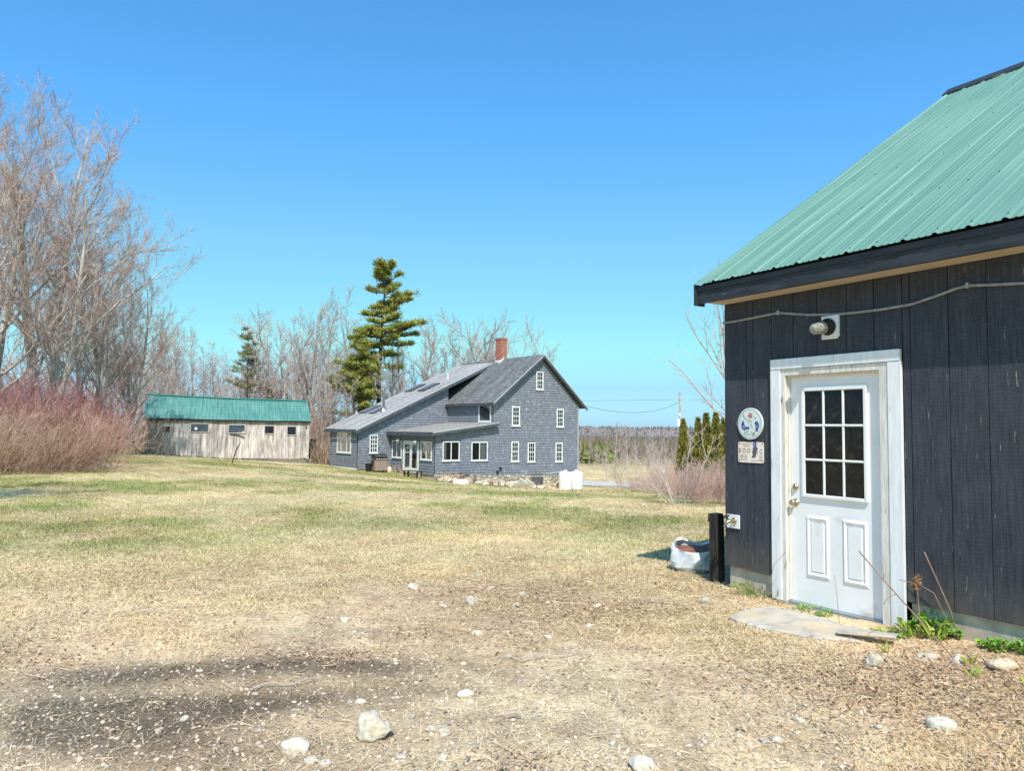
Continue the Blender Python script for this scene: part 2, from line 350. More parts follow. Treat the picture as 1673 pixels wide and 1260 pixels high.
# ------------------------------------------------------------------ camera, sky, sun
def setup():
    p, r = R(3.27), .0112
    F = Vector((0,math.cos(p),math.sin(p))); U0 = Vector((0,-math.sin(p),math.cos(p))); R0 = Vector((1,0,0))
    Rr = math.cos(r)*R0+math.sin(r)*U0; U = -math.sin(r)*R0+math.cos(r)*U0
    cam = bpy.data.cameras.new('camera'); co = bpy.data.objects.new('camera', cam); COL.objects.link(co)
    m = Matrix((Rr,U,-F)).transposed().to_4x4(); m.translation = (0,0,1.6); co.matrix_world = m
    cam.sensor_width = 36; cam.lens = 1240/1673*36; cam.clip_end = 8000; cam.clip_start = .05
    SC.camera = co
    az, el = R(5), R(53)
    S = Vector((math.sin(az)*math.cos(el), -math.cos(az)*math.cos(el), math.sin(el)))
    l = bpy.data.lights.new('sun','SUN'); l.energy = 5; l.angle = R(.53); l.color = (1,.955,.88)
    lo = bpy.data.objects.new('sun', l); COL.objects.link(lo); lo.rotation_euler = S.to_track_quat('Z','Y').to_euler(); lo.location = (0,0,60)
    w = bpy.data.worlds.new('World'); SC.world = w; w.use_nodes = True; nt = w.node_tree
    bg = nt.nodes['Background']
    sky = nt.nodes.new('ShaderNodeTexSky'); sky.sky_type = 'NISHITA'; sky.sun_disc = False
    sky.sun_elevation = el; sky.sun_rotation = R(175); sky.altitude = 100; sky.air_density = 1.0; sky.dust_density = .4; sky.ozone_density = 1.6
    hs = nt.nodes.new('ShaderNodeHueSaturation'); hs.inputs['Saturation'].default_value = SKY_SAT; hs.inputs['Value'].default_value = SKY_VAL
    hs.inputs['Hue'].default_value = SKY_HUE
    # grade the physical sky towards the clear cyan-blue of the day: tint by elevation, limit the glow round the sun
    a = nt.nodes.new('ShaderNodeVectorMath'); a.operation = 'SCALE'; a.inputs['Scale'].default_value = .13
    tc = nt.nodes.new('ShaderNodeTexCoord'); sp = nt.nodes.new('ShaderNodeSeparateXYZ'); nt.links.new(tc.outputs['Generated'], sp.inputs[0])
    rp = nt.nodes.new('ShaderNodeValToRGB'); e = rp.color_ramp.elements
    st = [(0,(.47,.86,1.55)),(.022,(.48,.84,1.5)),(.054,(.53,.82,1.22)),(.106,(.80,1.21,1.32)),(.23,(1.24,1.58,1.39)),(.37,(1.27,1.85,1.95)),(.5,(1.36,2.0,2.0)),(1,(1.45,2.0,1.9))]
    while len(e) < len(st): e.new(.5)
    for i,(p,cc) in enumerate(st): e[i].position = p; e[i].color = (cc[0]/2,cc[1]/2,cc[2]/2,1)
    nt.links.new(sp.outputs[2], rp.inputs[0])
    t2 = nt.nodes.new('ShaderNodeVectorMath'); t2.operation = 'SCALE'; t2.inputs['Scale'].default_value = 2; nt.links.new(rp.outputs[0], t2.inputs[0])
    ml = nt.nodes.new('ShaderNodeVectorMath'); ml.operation = 'MULTIPLY'; mn = nt.nodes.new('ShaderNodeVectorMath'); mn.operation = 'MINIMUM'; mn.inputs[1].default_value = (1.0,1.0,1.02)
    z = nt.nodes.new('ShaderNodeVectorMath'); z.operation = 'SCALE'; z.inputs['Scale'].default_value = 1/SKY_STR
    nt.links.new(sky.outputs[0], hs.inputs['Color']); nt.links.new(hs.outputs[0], a.inputs[0]); nt.links.new(a.outputs[0], ml.inputs[0]); nt.links.new(t2.outputs[0], ml.inputs[1])
    nt.links.new(ml.outputs[0], mn.inputs[0]); nt.links.new(mn.outputs[0], z.inputs[0])
    nt.links.new(z.outputs[0], bg.inputs[0]); bg.inputs[1].default_value = SKY_STR
    SC.view_settings.view_transform = 'Standard'; SC.view_settings.look = 'None'; SC.view_settings.exposure = 0
    SC.cycles.max_bounces = 6; SC.cycles.transparent_max_bounces = 12
SKY_SAT, SKY_VAL, SKY_HUE, SKY_STR = 1.25, 1.0, .5, .13
setup()

# ------------------------------------------------------------------ ground colour fields (surface cover plus painted branch shade, shared by soil and blades)
def blob(x, y, cx, cy, rx, ry, a=0):
    c, s = math.cos(a), math.sin(a)
    u = ((x-cx)*c+(y-cy)*s)/rx; v = (-(x-cx)*s+(y-cy)*c)/ry
    return np.exp(-(u*u+v*v))
def masks(x, y):
    n1 = fbm(x*.30+3, y*.22, 1); n2 = fbm(x*1.1, y*.8, 5); n3 = fbm(x*4.5, y*4.5, 9)
    green = sst(8.5,22,y+7*(n1-.5)+1.2*np.abs(x))*(.06+.78*sst(.36,.66,n1*.55+n2*.45))
    green = np.maximum(green, blob(x,y,3.2,13.5,3.5,3.2)*.62*sst(.28,.6,n2))
    green = np.maximum(green, blob(x,y,-6.5,10.8,3.0,1.5)*.75*sst(.35,.6,n2))
    green = np.maximum(green, blob(x,y,-2.2,13.5,3.5,2.2)*.4*sst(.35,.6,n2))
    green = np.maximum(green, blob(x,y,-1.0,4.75,.5,.25)*.6*sst(.4,.6,n2))
    green = np.where(y > 70, green*.25, green)
    grav = np.clip(blob(x,y,-2.1,4.2,2.5,1.3)+.95*blob(x,y,-.3,3.7,1.5,.9)+.75*blob(x,y,.1,5.0,1.7,1.2)+.6*blob(x,y,1.2,4.2,.9,.9)+.5*blob(x,y,.9,7.2,1.3,.4,-.25)+.5*blob(x,y,-1.2,6.4,1.0,.5)+.5*blob(x,y,-1.0,7.6,.8,.5)+.45*blob(x,y,.6,4.2,.6,.8),0,1)
    grav = np.clip(grav*1.2*sst(.22,.56,n2*.6+n3*.4+.2*grav)+.55*sst(9.5,6.5,y)*sst(.46,.62,fbm(x*.8+11,y*1.1,48)),0,1)
    lit = (blob(x,y,-3.7,5.3,.7,.45)+.9*blob(x,y,-.15,7.3,1.1,.75)+.75*blob(x,y,-1.3,5.35,.5,.22)+.85*blob(x,y,-.68,5.95,.45,.2)+.5*blob(x,y,-5,7.8,2.6,2.2)
           +1.1*blob(x,y,2.5,4.6,1.1,.7,-.3)+.7*blob(x,y,2.95,5.1,.4,.25)+.6*blob(x,y,.75,6.6,.5,.4)+.6*blob(x,y,2.0,8.1,.7,.4)+.9*blob(x,y,1.25,6.85,.8,.16,-.2)+.6*blob(x,y,.5,7.9,.35,.5,-.5)+.5*blob(x,y,-.05,9.5,.35,1.2,-.15))
    lit = np.clip(.95*lit*sst(.25,.6,n2*.5+n3*.5+.15*lit)+.3*sst(.56,.70,fbm(x*.9+7,y*.9,44))*sst(16,8,y),0,1)
    return green, grav, lit, n1, n2, n3
STRAW = np.array((.77,.595,.355)); STRAW2 = np.array((.58,.43,.255)); GREEN = np.array((.30,.31,.10)); GREEN2 = np.array((.19,.215,.06))
DIRT = np.array((.86,.66,.455)); DIRT2 = np.array((.63,.465,.32)); LEAF = np.array((.42,.27,.175)); BRANCH_SHADE = np.array((.15,.122,.10))
def cover(x, y):
    g, v, l, n1, n2, n3 = masks(x, y)
    f = lambda t: t[:,None]
    c = STRAW2+(STRAW-STRAW2)*f(sst(.3,.65,n3*.5+n2*.5))
    c = c*(1-f(g))+(GREEN2+(GREEN-GREEN2)*f(sst(.3,.7,n3)))*f(g)
    c = c*(1-f(v))+(DIRT2+(DIRT-DIRT2)*f(sst(.3,.7,n3)))*f(v)
    c = c*(1-f(l)*.6)+LEAF*f(l)*.6
    dk = np.clip((blob(x,y,-1.75,5.1,.7,.24,.12)+.85*blob(x,y,-.85,5.1,.5,.15,.1)+1.1*blob(x,y,-1.7,4.35,1.2,.24,.32)+1.3*blob(x,y,-2.4,4.15,.8,.5)+.7*blob(x,y,-1.2,3.8,.6,.22)+.8*blob(x,y,-2.6,4.9,.6,.2))*sst(.22,.55,n2*.5+n3*.5),0,1)  # soft branch shadows at lower left, painted into the ground colour
    c = c*(1-f(dk)*.9)+BRANCH_SHADE*f(dk)*.9
    c = c*f(.72+.5*fbm(x*.35,y*.35,33))*(1+f(fbm(x*.7,y*.5,35)-.5)*np.array((.18,-.05,-.12)))
    return c, g, v, l

def ground_mat():
    m, nt, b = nodes('lawn_and_dirt')
    a = N(nt,'ShaderNodeAttribute', attribute_name='Col')
    o = coords(nt)
    n1 = noise(nt, o, 34, 6, .7); n2 = noise(nt, o, 6, 5, .65); n3 = noise(nt, coords(nt,'Object',(1,.45,1)), 1.4, 6, .7)
    c = mixc(nt,'MULTIPLY',1,a.outputs['Color'],ramp(nt,n1,[(.28,(.45,.43,.40)),(.5,(1,1,1)),(.74,(1.38,1.36,1.33))]))
    c = mixc(nt,'MULTIPLY',1,c,ramp(nt,n2,[(.3,(.78,.76,.74)),(.7,(1.18,1.18,1.16))]))
    c = mixc(nt,'MULTIPLY',1,c,ramp(nt,n3,[(.3,(.84,.88,.82)),(.7,(1.12,1.1,1.06))]))
    nt.links.new(c, b.inputs['Base Color']); b.inputs['Roughness'].default_value = 1; b.inputs['Specular IOR Level'].default_value = .05
    bump(nt, b, n1, .8, .03); return m
def ground():
    na, nr = 900, 330
    rr = np.r_[0, .5*np.power(4000/.5, np.linspace(0,1,nr))]
    # finer angles ahead of the house yard
    t = np.linspace(0,1,na,endpoint=False); th = 2*np.pi*t-.82*np.sin(2*np.pi*t)
    X = (rr[:,None]*np.sin(th)[None]).ravel(); Y = (rr[:,None]*np.cos(th)[None]).ravel()
    Z = tz(X,Y)
    d = np.hypot(X,Y)
    near = np.clip(1-d/25,0,1)
    Z = Z+near*((fbm(X*1.3,Y*1.3,71)-.5)*.05+(fbm(X*7,Y*7,72,3)-.5)*.022)*sst(1,3,d)
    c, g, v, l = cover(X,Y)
    far = sst(90,200,d)[:,None]
    c = c*(1-far)+np.array((.17,.14,.10))*far
    i = np.arange(nr)[:,None]*na; j = np.arange(na)[None]; j2 = (j+1) % na
    F = np.stack([i+j, i+j2, i+na+j2, i+na+j],-1).reshape(-1,4)[:, ::-1]
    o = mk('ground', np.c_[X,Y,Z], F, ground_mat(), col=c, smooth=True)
    o['kind'] = 'structure'
    return o
def gz(x, y):
    d = np.hypot(x,y); near = np.clip(1-d/25,0,1)
    return tz(x,y)+near*((fbm(x*1.3,y*1.3,71)-.5)*.05+(fbm(x*7,y*7,72,3)-.5)*.022)*sst(1,3,d)
def gz1(x, y): return float(gz(np.array([float(x)]),np.array([float(y)]))[0])
ground()

WO = np.array((2.55,6.96)); WU = np.array((.5212,-.8534)); WN = np.array((.8534,.5212))   # workshop frame: along wall, into building
HO = np.array((-5.022,50.0)); HT = R(38.2); HU = np.array((math.cos(HT),math.sin(HT))); HV = np.array((-math.sin(HT),math.cos(HT)))
BO = np.array((-20.896,56.0)); BT = R(20); BU = np.array((math.cos(BT),math.sin(BT))); BV = np.array((-math.sin(BT),math.cos(BT)))
def free(x, y):
    P = np.c_[x,y]
    s = (P-WO)@WU; d = (P-WO)@WN
    ok = ~((s > -.78) & (s < 9) & (d > -.03) & (d < 9.5))
    ok &= ~((s > .02) & (s < 1.0) & (d > -.50) & (d < .05) & (s+d*.5 > -.1))
    u = (P-HO)@HU; v = (P-HO)@HV
    ok &= ~((u > -2.8) & (u < 13) & (v > 0) & (v < 12) & ((u > 0) | (v > 5.7)))
    u = (P-BO)@BU; v = (P-BO)@BV
    ok &= ~((u > -5.6) & (u < 5.9) & (v > 0) & (v < 4.2))
    return ok
def scatter(n, ymin, ymax, spread=.82):
    iv = rng.uniform(1/ymax, 1/ymin, n); y = 1/iv; x = rng.uniform(-1,1,n)*(spread*y+.4)
    return x, y
def grass():
    x, y = scatter(700000, 2.9, 70)
    k = free(x,y); x = x[k]; y = y[k]
    g, v, l, n1, n2, n3 = masks(x,y)
    keep = rng.random(len(x)) > np.clip(v*.93+l*.25,0,.96)
    x, y, g, v, n3 = x[keep], y[keep], g[keep], v[keep], n3[keep]
    n = len(x)
    isg = rng.random(n) < g*.85
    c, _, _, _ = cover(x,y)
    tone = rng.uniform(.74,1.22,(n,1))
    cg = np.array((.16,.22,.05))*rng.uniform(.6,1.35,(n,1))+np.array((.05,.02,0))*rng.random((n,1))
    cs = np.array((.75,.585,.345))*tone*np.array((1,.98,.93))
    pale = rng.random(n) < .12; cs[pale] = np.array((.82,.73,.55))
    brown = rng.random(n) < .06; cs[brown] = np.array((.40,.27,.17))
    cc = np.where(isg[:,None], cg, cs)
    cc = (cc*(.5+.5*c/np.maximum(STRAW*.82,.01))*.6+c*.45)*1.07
    h = rng.uniform(.022,.07,n)*(1+y*.025)*np.where(isg,.8,1.0)
    tuft = fbm(x*2.2,y*2.2,91) ; h *= .6+.9*tuft
    w = rng.uniform(.0005,.0011,n)*(1+y*.36)
    lean = np.where(isg, rng.uniform(.3,1.1,n), rng.uniform(1.2,1.57,n))
    az = rng.uniform(0,2*np.pi,n)+.8*fbm(x*.8,y*.8,92)*6
    dx, dy = np.cos(az), np.sin(az)
    z = gz(x,y)-.002
    px, py = -dy*w, dx*w
    B = np.c_[x,y,z]
    lm = np.where(isg, lean*.6, lean*.9)
    mid = B+np.c_[dx*np.sin(lm)*h*.5, dy*np.sin(lm)*h*.5, np.cos(lm)*h*.5]
    tip = mid+np.c_[dx*np.sin(lean)*h*.55, dy*np.sin(lean)*h*.55, np.cos(np.minimum(lean,1.45))*h*.5]
    s = np.c_[px,py,np.zeros(n)]
    V = np.stack([B-s,B+s,mid+s*.8,mid-s*.8,tip],1).reshape(-1,3)
    b = np.arange(n)[:,None]*5
    o = mk('grass', V, [b+np.array([[0,1,2,3]]), b+np.array([[3,2,4]])], M['blade'], col=np.repeat(cc,5,0))
    tag(o,'short matted straw and green spring grass covering the lawn','grass',kind='stuff')
grass()
def litter():
    # dead leaves and needle scraps lying in drifts
    x, y = scatter(150000, 2.9, 26)
    k = free(x,y); x = x[k]; y = y[k]
    g, v, l, *_ = masks(x,y)
    k = rng.random(len(x)) < np.clip(l*.8+.025,0,1)*(1/(1+y*.03)); x = x[k]; y = y[k]; n = len(x)
    z = gz(x,y)+rng.uniform(.002,.03,n)
    sz = rng.uniform(.005,.015,n)*(1+y*.05); asp = rng.uniform(.25,.7,n); az = rng.uniform(0,6.28,n)
    t = rng.normal(0,.45,(n,2)); dx, dy = np.cos(az), np.sin(az)
    A = np.c_[dx,dy,t[:,0]]*sz[:,None]; Bv = np.c_[-dy,dx,t[:,1]]*(sz*asp)[:,None]; C = np.c_[x,y,z]
    fold = np.c_[np.zeros(n),np.zeros(n),sz*rng.uniform(-.1,.35,n)]
    V = np.stack([C-A,C-Bv+fold,C+A,C+Bv+fold],1).reshape(-1,3)
    b = np.arange(n)[:,None]*4
    c = np.array((.36,.24,.165))*rng.uniform(.5,1.4,(n,1))+np.array((.2,.16,.12))*rng.random((n,1))
    tag(mk('leaf_litter',V,[b+np.array([[0,1,2]]),b+np.array([[0,2,3]])],M['litter'],col=np.repeat(c,4,0)),'brown dead leaves drifted over the bare yard','leaf litter',kind='stuff')
    # straw, dry twigs
    x, y = scatter(40000, 2.9, 16)
    k = free(x,y); x = x[k]; y = y[k]; g, v, l, *_ = masks(x,y)
    k = rng.random(len(x)) < np.clip(.06+.9*l,0,1)*(1-.6*v); x = x[k]; y = y[k]; n = len(x)
    L = rng.uniform(.03,.11,n); L[rng.random(n)<.04] *= 2.4; az = rng.uniform(0,6.28,n); w = rng.uniform(.0007,.0017,n)*(1+.08*y)
    d = np.c_[np.cos(az),np.sin(az),rng.normal(0,.06,n)]*L[:,None]; s = np.c_[-np.sin(az),np.cos(az),np.zeros(n)]*w[:,None]
    bend = np.c_[rng.normal(0,.12,(n,2)),rng.uniform(0,.06,n)]*L[:,None]
    C = np.c_[x,y,gz(x,y)+.008]; up = np.c_[np.zeros((n,2)),w*1.4]
    pts = [C-d/2,C+bend,C+d/2]
    V = np.stack([q for p in pts for q in (p-s,p+up,p+s)],1).reshape(-1,3)
    b = np.arange(n)[:,None]*9
    F = [b+np.array([[a,a+1,a+4,a+3]]) for a in (0,1,3,4)]
    c = np.where(rng.random((n,1))<.65, np.array((.66,.54,.37)), np.array((.36,.245,.165)))*rng.uniform(.7,1.25,(n,1))
    tag(mk('dry_straw',V,F,M['litter'],col=np.repeat(c,9,0)),'loose dry stalks and twigs strewn over the bare ground','straw',kind='stuff')
litter()
def ico():
    import bmesh
    bm = bmesh.new(); bmesh.ops.create_icosphere(bm, subdivisions=1, radius=1)
    V = np.array([v.co[:] for v in bm.verts]); F = np.array([[v.index for v in f.verts] for f in bm.faces]); bm.free(); return V, F
IV, IF = ico()
def gravel():
    x, y = scatter(60000, 2.9, 11)
    k = free(x,y); x = x[k]; y = y[k]; g, v, l, *_ = masks(x,y)
    k = rng.random(len(x)) < np.clip(v*.5+.02,0,1); x = x[k]; y = y[k]; n = len(x)
    sz = .0025+.014*rng.random(n)**4.5; sz[rng.random(n)<.02] *= 1.8
    S = sz[:,None,None]*rng.uniform(.6,1.2,(n,1,3))*np.array((1.15,1.0,.62))
    az = rng.uniform(0,6.28,n); c, s = np.cos(az), np.sin(az)
    P = IV[None]*(1+rng.normal(0,.2,(n,len(IV),1)))*S
    X = P[:,:,0]*c[:,None]-P[:,:,1]*s[:,None]+x[:,None]; Y = P[:,:,0]*s[:,None]+P[:,:,1]*c[:,None]+y[:,None]
    Z = P[:,:,2]+gz(x,y)[:,None]+sz[:,None]*.1
    V = np.stack([X,Y,Z],-1).reshape(-1,3)
    F = (IF[None]+(np.arange(n)*len(IV))[:,None,None]).reshape(-1,3)
    col = np.array((.64,.525,.41))*rng.uniform(.5,1.25,(n,1))+rng.normal(0,.012,(n,1))*np.array((1,0,-1))
    tag(mk('gravel',V,F,M['gravelm'],col=np.repeat(np.clip(col,.05,.8),len(IV),0),smooth=True),'small loose gravel in the worn driveway dirt','gravel',kind='stuff')
gravel()
# ------------------------------------------------------------------ stones in the yard, each its own thing
def stone_mesh(seed, r, squash=.62, sub=3, irr=.22):
    import bmesh
    q = np.random.default_rng(seed)
    bm = bmesh.new(); bmesh.ops.create_icosphere(bm, subdivisions=sub, radius=1)
    V = np.array([v.co[:] for v in bm.verts]); F = np.array([[v.index for v in f.verts] for f in bm.faces]); bm.free()
    k = q.normal(0,1,(7,3)); ph = q.uniform(0,6.28,7)
    d = sum(np.sin(V@(k[i]*(1.2+.5*i))+ph[i])/(1+.6*i) for i in range(7))
    V = V*(1+irr*.45*d[:,None])
    for i in range(5):   # flat facets
        nn = q.normal(0,1,3); nn /= np.linalg.norm(nn); t = V@nn; lim = q.uniform(.5,.82); over = np.maximum(t-lim,0); V = V-over[:,None]*nn*.85
    V = V*(1+irr*.16*np.sin(V@q.normal(0,7,3)+1)[:,None]+irr*.12*np.sin(V@q.normal(0,11,3))[:,None])
    V = V*np.array((q.uniform(.9,1.25),q.uniform(.75,1.0),squash*q.uniform(.85,1.15)))*r
    return V, F
def stone(x, y, w, label, group=None, name='stone', tone=(1,1,1), squash=.6, seed=None, z=None, irr=.22, rz=None):
    seed = seed if seed is not None else int(abs(x*7919+y*104729)*10) % 99991
    V, F = stone_mesh(seed, w/2, squash, irr=irr)
    o = mk(name, V, F, M['stone'], col=np.tile(np.array(tone),(len(V),1)), smooth=True)
    o.location = (x, y, (gz1(x,y) if z is None else z)+w*.5*squash*.34); o.rotation_euler = (0,0,rz if rz is not None else (seed % 628)/100)
    tag(o, label, 'stone', group); return o
G1 = 'pale stones half sunk in the bare yard'
stone(-.72,4.0,.17,'large knobbly cream stone, biggest in the bare foreground','' or None,tone=(1.0,.95,.85),squash=.75,irr=.6,seed=5)
stone(-1.04,3.79,.125,'rounded cream stone just below left of the large knobbly stone',tone=(1.15,1.1,1.0),squash=.72,seed=12)
stone(.62,3.62,.13,'wide pale stone half buried at the bottom edge, right of centre',tone=(1.1,1.08,1.04),seed=14)
stone(-.25,4.61,.088,'smooth white egg shaped stone alone on matted straw',tone=(1.3,1.28,1.24),squash=.7,irr=.14,seed=15)
stone(-.85,4.5,.075,'small white stone directly above the large knobbly stone',tone=(1.25,1.22,1.18),irr=.12,seed=16)
stone(2.24,4.02,.15,'smooth oval grey stone lying among brown leaves',tone=(1.1,1.1,1.02),squash=.6,irr=.08,seed=18,rz=-.3)
stone(2.39,5.06,.115,'upright rounded grey stone in front of the doorstep slab',tone=(.95,.93,.86),squash=1.05,irr=.15,seed=19)
stone(3.12,4.88,.19,'broad tan stone near the green plants by the wall',tone=(1.15,1.0,.82),squash=.7,irr=.2,seed=20)
stone(2.95,5.08,.13,'rough pale stone left of the broad tan stone',tone=(1.05,1.0,.95),squash=.6,seed=21)
stone(2.83,5.2,.12,'flat pinkish stone beneath the bent weed stalk',tone=(1.0,.93,.88),squash=.5,seed=22)
stone(-.24,5.9,.095,'rounded buff stone right of the brown leaf clump',tone=(1.15,1.1,.98),squash=.75,irr=.1,seed=23)
stone(.78,6.85,.075,'round buff stone alone on the reddish path',tone=(1.1,1.0,.85),squash=.8,irr=.1,seed=24)
for x, y, w in [(-.93,3.69,.07),(-.87,3.68,.06),(-.35,8.45,.09),(-.97,7.78,.12),(-.19,7.71,.07),(-.38,7.3,.08),(-.34,7.04,.1),(.07,6.85,.085),(-1.36,6.38,.1),(-1.13,5.95,.055),(.64,6.19,.055),(.3,5.81,.07),
    (0,5.35,.065),(-.22,4.5,.045),(-.92,4.5,.045),(-.34,4.33,.046),(-.53,4.26,.062),(-.33,4.02,.07),(-.41,4.06,.05),(-.16,3.82,.046),(-.31,3.72,.058),(-.51,3.75,.045),(.67,4.33,.042),(.52,3.88,.034),(.58,3.78,.032),
    (2.5,5.12,.062),(1.77,6.96,.11),(1.56,4.16,.078),(1.28,3.89,.048),(1.35,3.89,.072),(1.93,4.05,.05),(-1.5,4.6,.06),(-1.75,4.2,.05),(-1.3,4.05,.045),(-2.0,5.0,.05),(.25,4.9,.04),(-.62,5.0,.045),(.12,7.35,.06),(-.6,6.9,.07)]:
    t = random.uniform(.75,1.1)
    stone(x,y,w,'small pale stone half sunk in the bare yard',G1,tone=(t,t*.96,t*.9),squash=random.uniform(.45,.75),irr=random.uniform(.25,.5))

# ================================================================== WORKSHOP (near building with green metal roof)
WZ = math.atan2(-.8534,.5212)
def text_verts(s, size, font_scale=1.0):
    cu = bpy.data.curves.new('t','FONT'); cu.body = s; cu.size = size; cu.align_x = 'CENTER'; cu.align_y = 'CENTER'
    ob = bpy.data.objects.new('t',cu); COL.objects.link(ob)
    dg = bpy.context.evaluated_depsgraph_get(); me = bpy.data.meshes.new_from_object(ob.evaluated_get(dg))
    V = [v.co[:] for v in me.vertices]; F = [tuple(p.vertices) for p in me.polygons]
    bpy.data.objects.remove(ob); bpy.data.curves.remove(cu); bpy.data.meshes.remove(me)
    return V, F
def workshop():
    T = thing('workshop','dark board sided workshop with a faded green metal roof and white door','shed',(WO[0],WO[1],0),WZ)
    # boards
    m = MB(); S0, S1 = -.745, 8.2
    ed = [-.745,-.469,-.387,-.163]
    def board(a,b,z0,z1,dy=0):
        t = random.uniform(.82,1.16); m.col = (t,random.random(),random.random())
        m.col = (t,t*random.uniform(.97,1.03),t*random.uniform(.97,1.05))
        g = random.uniform(.002,.0045); y = -.04-random.uniform(0,.004)+dy
        m.box(a+g,b-g,y,-.012,z0+random.uniform(-.006,.006),z1)
    for a,b in zip(ed[:-1],ed[1:]): board(a,b,.274,2.95)
    x = -.163
    for b in (.08,.33,.62,.87,1.11): board(x,b,2.27,2.95); x = b
    for b in (1.175,1.472,1.749,2.05,2.33,2.62,2.90,3.2,3.5,3.78,4.08,4.36,4.66,4.95,5.25,5.55,5.85,6.15,6.45,6.75,7.05,7.35,7.65,7.95,8.2): board(x,b,.29,2.95); x = b
    m.col = (.5,.5,.5)
    m.box(S0+.002,-.15,-.0125,.02,.28,2.95); m.box(1.1,S1-.002,-.0125,.02,.28,2.95); m.box(-.15,1.1,-.0125,.02,2.25,2.95)
    # end gable walls and back wall
    for s in (S0,S1-.03):
        m.prism([(s,-.01,.27),(s,8.89,.27),(s,8.89,2.9),(s,4.44,5.93),(s,-.01,2.9)],(.03,0,0))
    m.box(S0,S1,8.86,8.9,.27,2.95)
    m.build('wall',M['siding'],T,usecol=True)
    m = MB(); m.box(S0+.03,-.17,-.008,.2,-.4,.272); m.box(1.13,S1-.03,-.008,.2,-.4,.288); m.box(-.17,1.13,.02,.2,-.4,.05)
    m.box(S0+.03,S0+.2,.2,8.88,-.4,.268); m.box(S1-.2,S1-.03,.2,8.88,-.4,.268); m.box(S0+.2,S1-.2,8.7,8.88,-.4,.268)
    m.build('foundation',M['concrete'],T)
    # roof: ribbed sheet metal, both slopes
    y0, z0, y1, z1 = -.335,3.052,4.44,6.225
    per = .2395; V = []; UV = []
    prof = [(0,0),(.016,.015),(.036,.015),(.052,0),(.085,0),(.092,.005),(.100,.005),(.107,0),(.138,0),(.145,.005),(.153,.005),(.160,0),(.190,0),(.197,.004),(.205,.004),(.212,0)]
    ss = []; k = 0
    s = -.853-.02
    while s < 8.3:
        for a,h in prof: ss.append((s+a,h))
        s += per
    rows = 14; n = len(ss)
    L = math.hypot(y1-y0,z1-z0); ny, nz = -(z1-z0)/L, (y1-y0)/L
    def slope(ya,za,yb,zb,ny,nz,flip):
        V = []; UV = []
        for r in range(rows+1):
            t = r/rows
            for a,h in ss:
                w = .004*math.sin(a*2.1+r)*math.sin(t*3.1)
                V.append((a, ya+(yb-ya)*t+ny*(h+w), za+(zb-za)*t+nz*(h+w))); UV.append((a,t*L))
        F = [(r*n+i,r*n+i+1,(r+1)*n+i+1,(r+1)*n+i) for r in range(rows) for i in range(n-1)]
        if flip: F = [f[::-1] for f in F]
        return V, F, UV
    Va,Fa,Ua = slope(y0,z0,y1,z1,ny,nz,False)
    Vb,Fb,Ub = slope(9.215,z0,y1,z1,-ny,nz,True)
    mk('roof',np.array(Va+Vb),[np.array(Fa),np.array(Fb)+len(Va)],M['green_metal'],T,uv=np.array(Ua+Ub))
    # roof deck below the sheet
    m = MB()
    for sg,yo in ((1,0),(-1,8.88)):
        f = lambda y: yo+sg*y
        P = [(-.845,f(-.29),z0-.012),(-.845,f(4.44),z1-.04),(-.845,f(4.44),z1-.12),(-.845,f(-.29),z0-.09)]
        m.prism(P,(9.1,0,0))
    m.build('roof_deck',M['dark_wood'],T)
    # screws down the ribs
    m = MB()
    for q in range(0,int(9.1/per)):
        for t in (.012,.2,.4,.6,.8,.97):
            if q > 22: continue
            a = -.873+q*per+.036; c = (a-.012, y0+(y1-y0)*t+ny*.0165, z0+(z1-z0)*t+nz*.0165)
            m.lathe(c,[(.006,0),(.006,.003),(.003,.006)],6,(0,ny,nz))
    m.build('screw',M['iron'],T)['kind'] = 'stuff'
    # ridge cap, fascia, soffit, rake
    m = MB(); m.prism([(-.9,y1-.16,z1-.075),(-.9,y1,z1+.045),(-.9,y1+.16,z1-.075),(-.9,y1+.16,z1-.095),(-.9,y1,z1+.02),(-.9,y1-.16,z1-.095)],(9.2,0,0)); m.build('ridge_cap',M['dark_trim'],T)
    m = MB(); m.box(-.853,8.3,-.30,-.272,2.866,3.035); m.box(-.853,8.3,-.313,-.30,2.985,3.037); m.build('fascia',M['dark_trim'],T,bevel=.003)
    m = MB(); m.box(-.885,-.853,-.325,-.2,2.852,3.06); m.build('fascia_end',M['dark_trim'],T,bevel=.003)
    m = MB(); m.box(-.76,8.25,-.271,-.046,2.868,2.884); m.build('soffit',M['tan_wood'],T)
    m = MB()
    for sg,yo in ((1,0),(-1,8.88)):
        f = lambda y: yo+sg*y
        m.prism([(-.868,f(-.2),z0+.05),(-.868,f(4.44),z1-.03),(-.868,f(4.44),z1-.2),(-.868,f(-.2),z0-.13)],(.022,0,0))
    m.build('rake_board',M['dark_trim'],T)
    # door casing
    m = MB(); m.box(-.16,-.051,-.07,-.0405,.074,2.172); m.box(.995,1.108,-.07,-.0405,.076,2.172); m.build('door_casing',M['white_trim'],T,bevel=.003)
    m = MB(); m.box(-.157,1.103,-.074,-.0405,2.174,2.268); m.build('head_casing',M['white_trim'],T,bevel=.003)
    m = MB(); m.box(-.052,-.004,-.062,.05,.07,2.171); m.box(.918,.996,-.062,.05,.07,2.171); m.box(-.004,.918,-.062,.05,2.112,2.171)
    m.box(-.0035,.012,-.026,-.004,.09,2.112); m.box(.902,.9175,-.026,-.004,.09,2.112); m.box(.012,.902,-.026,-.004,2.094,2.1115)
    m.build('door_jamb',M['jamb'],T,bevel=.003)
    # door slab with recessed panels
    d = MB()
    d.box(-.003,.917,0,.045,.085,2.111)
    door = d.build('door',M['white_door'],T)
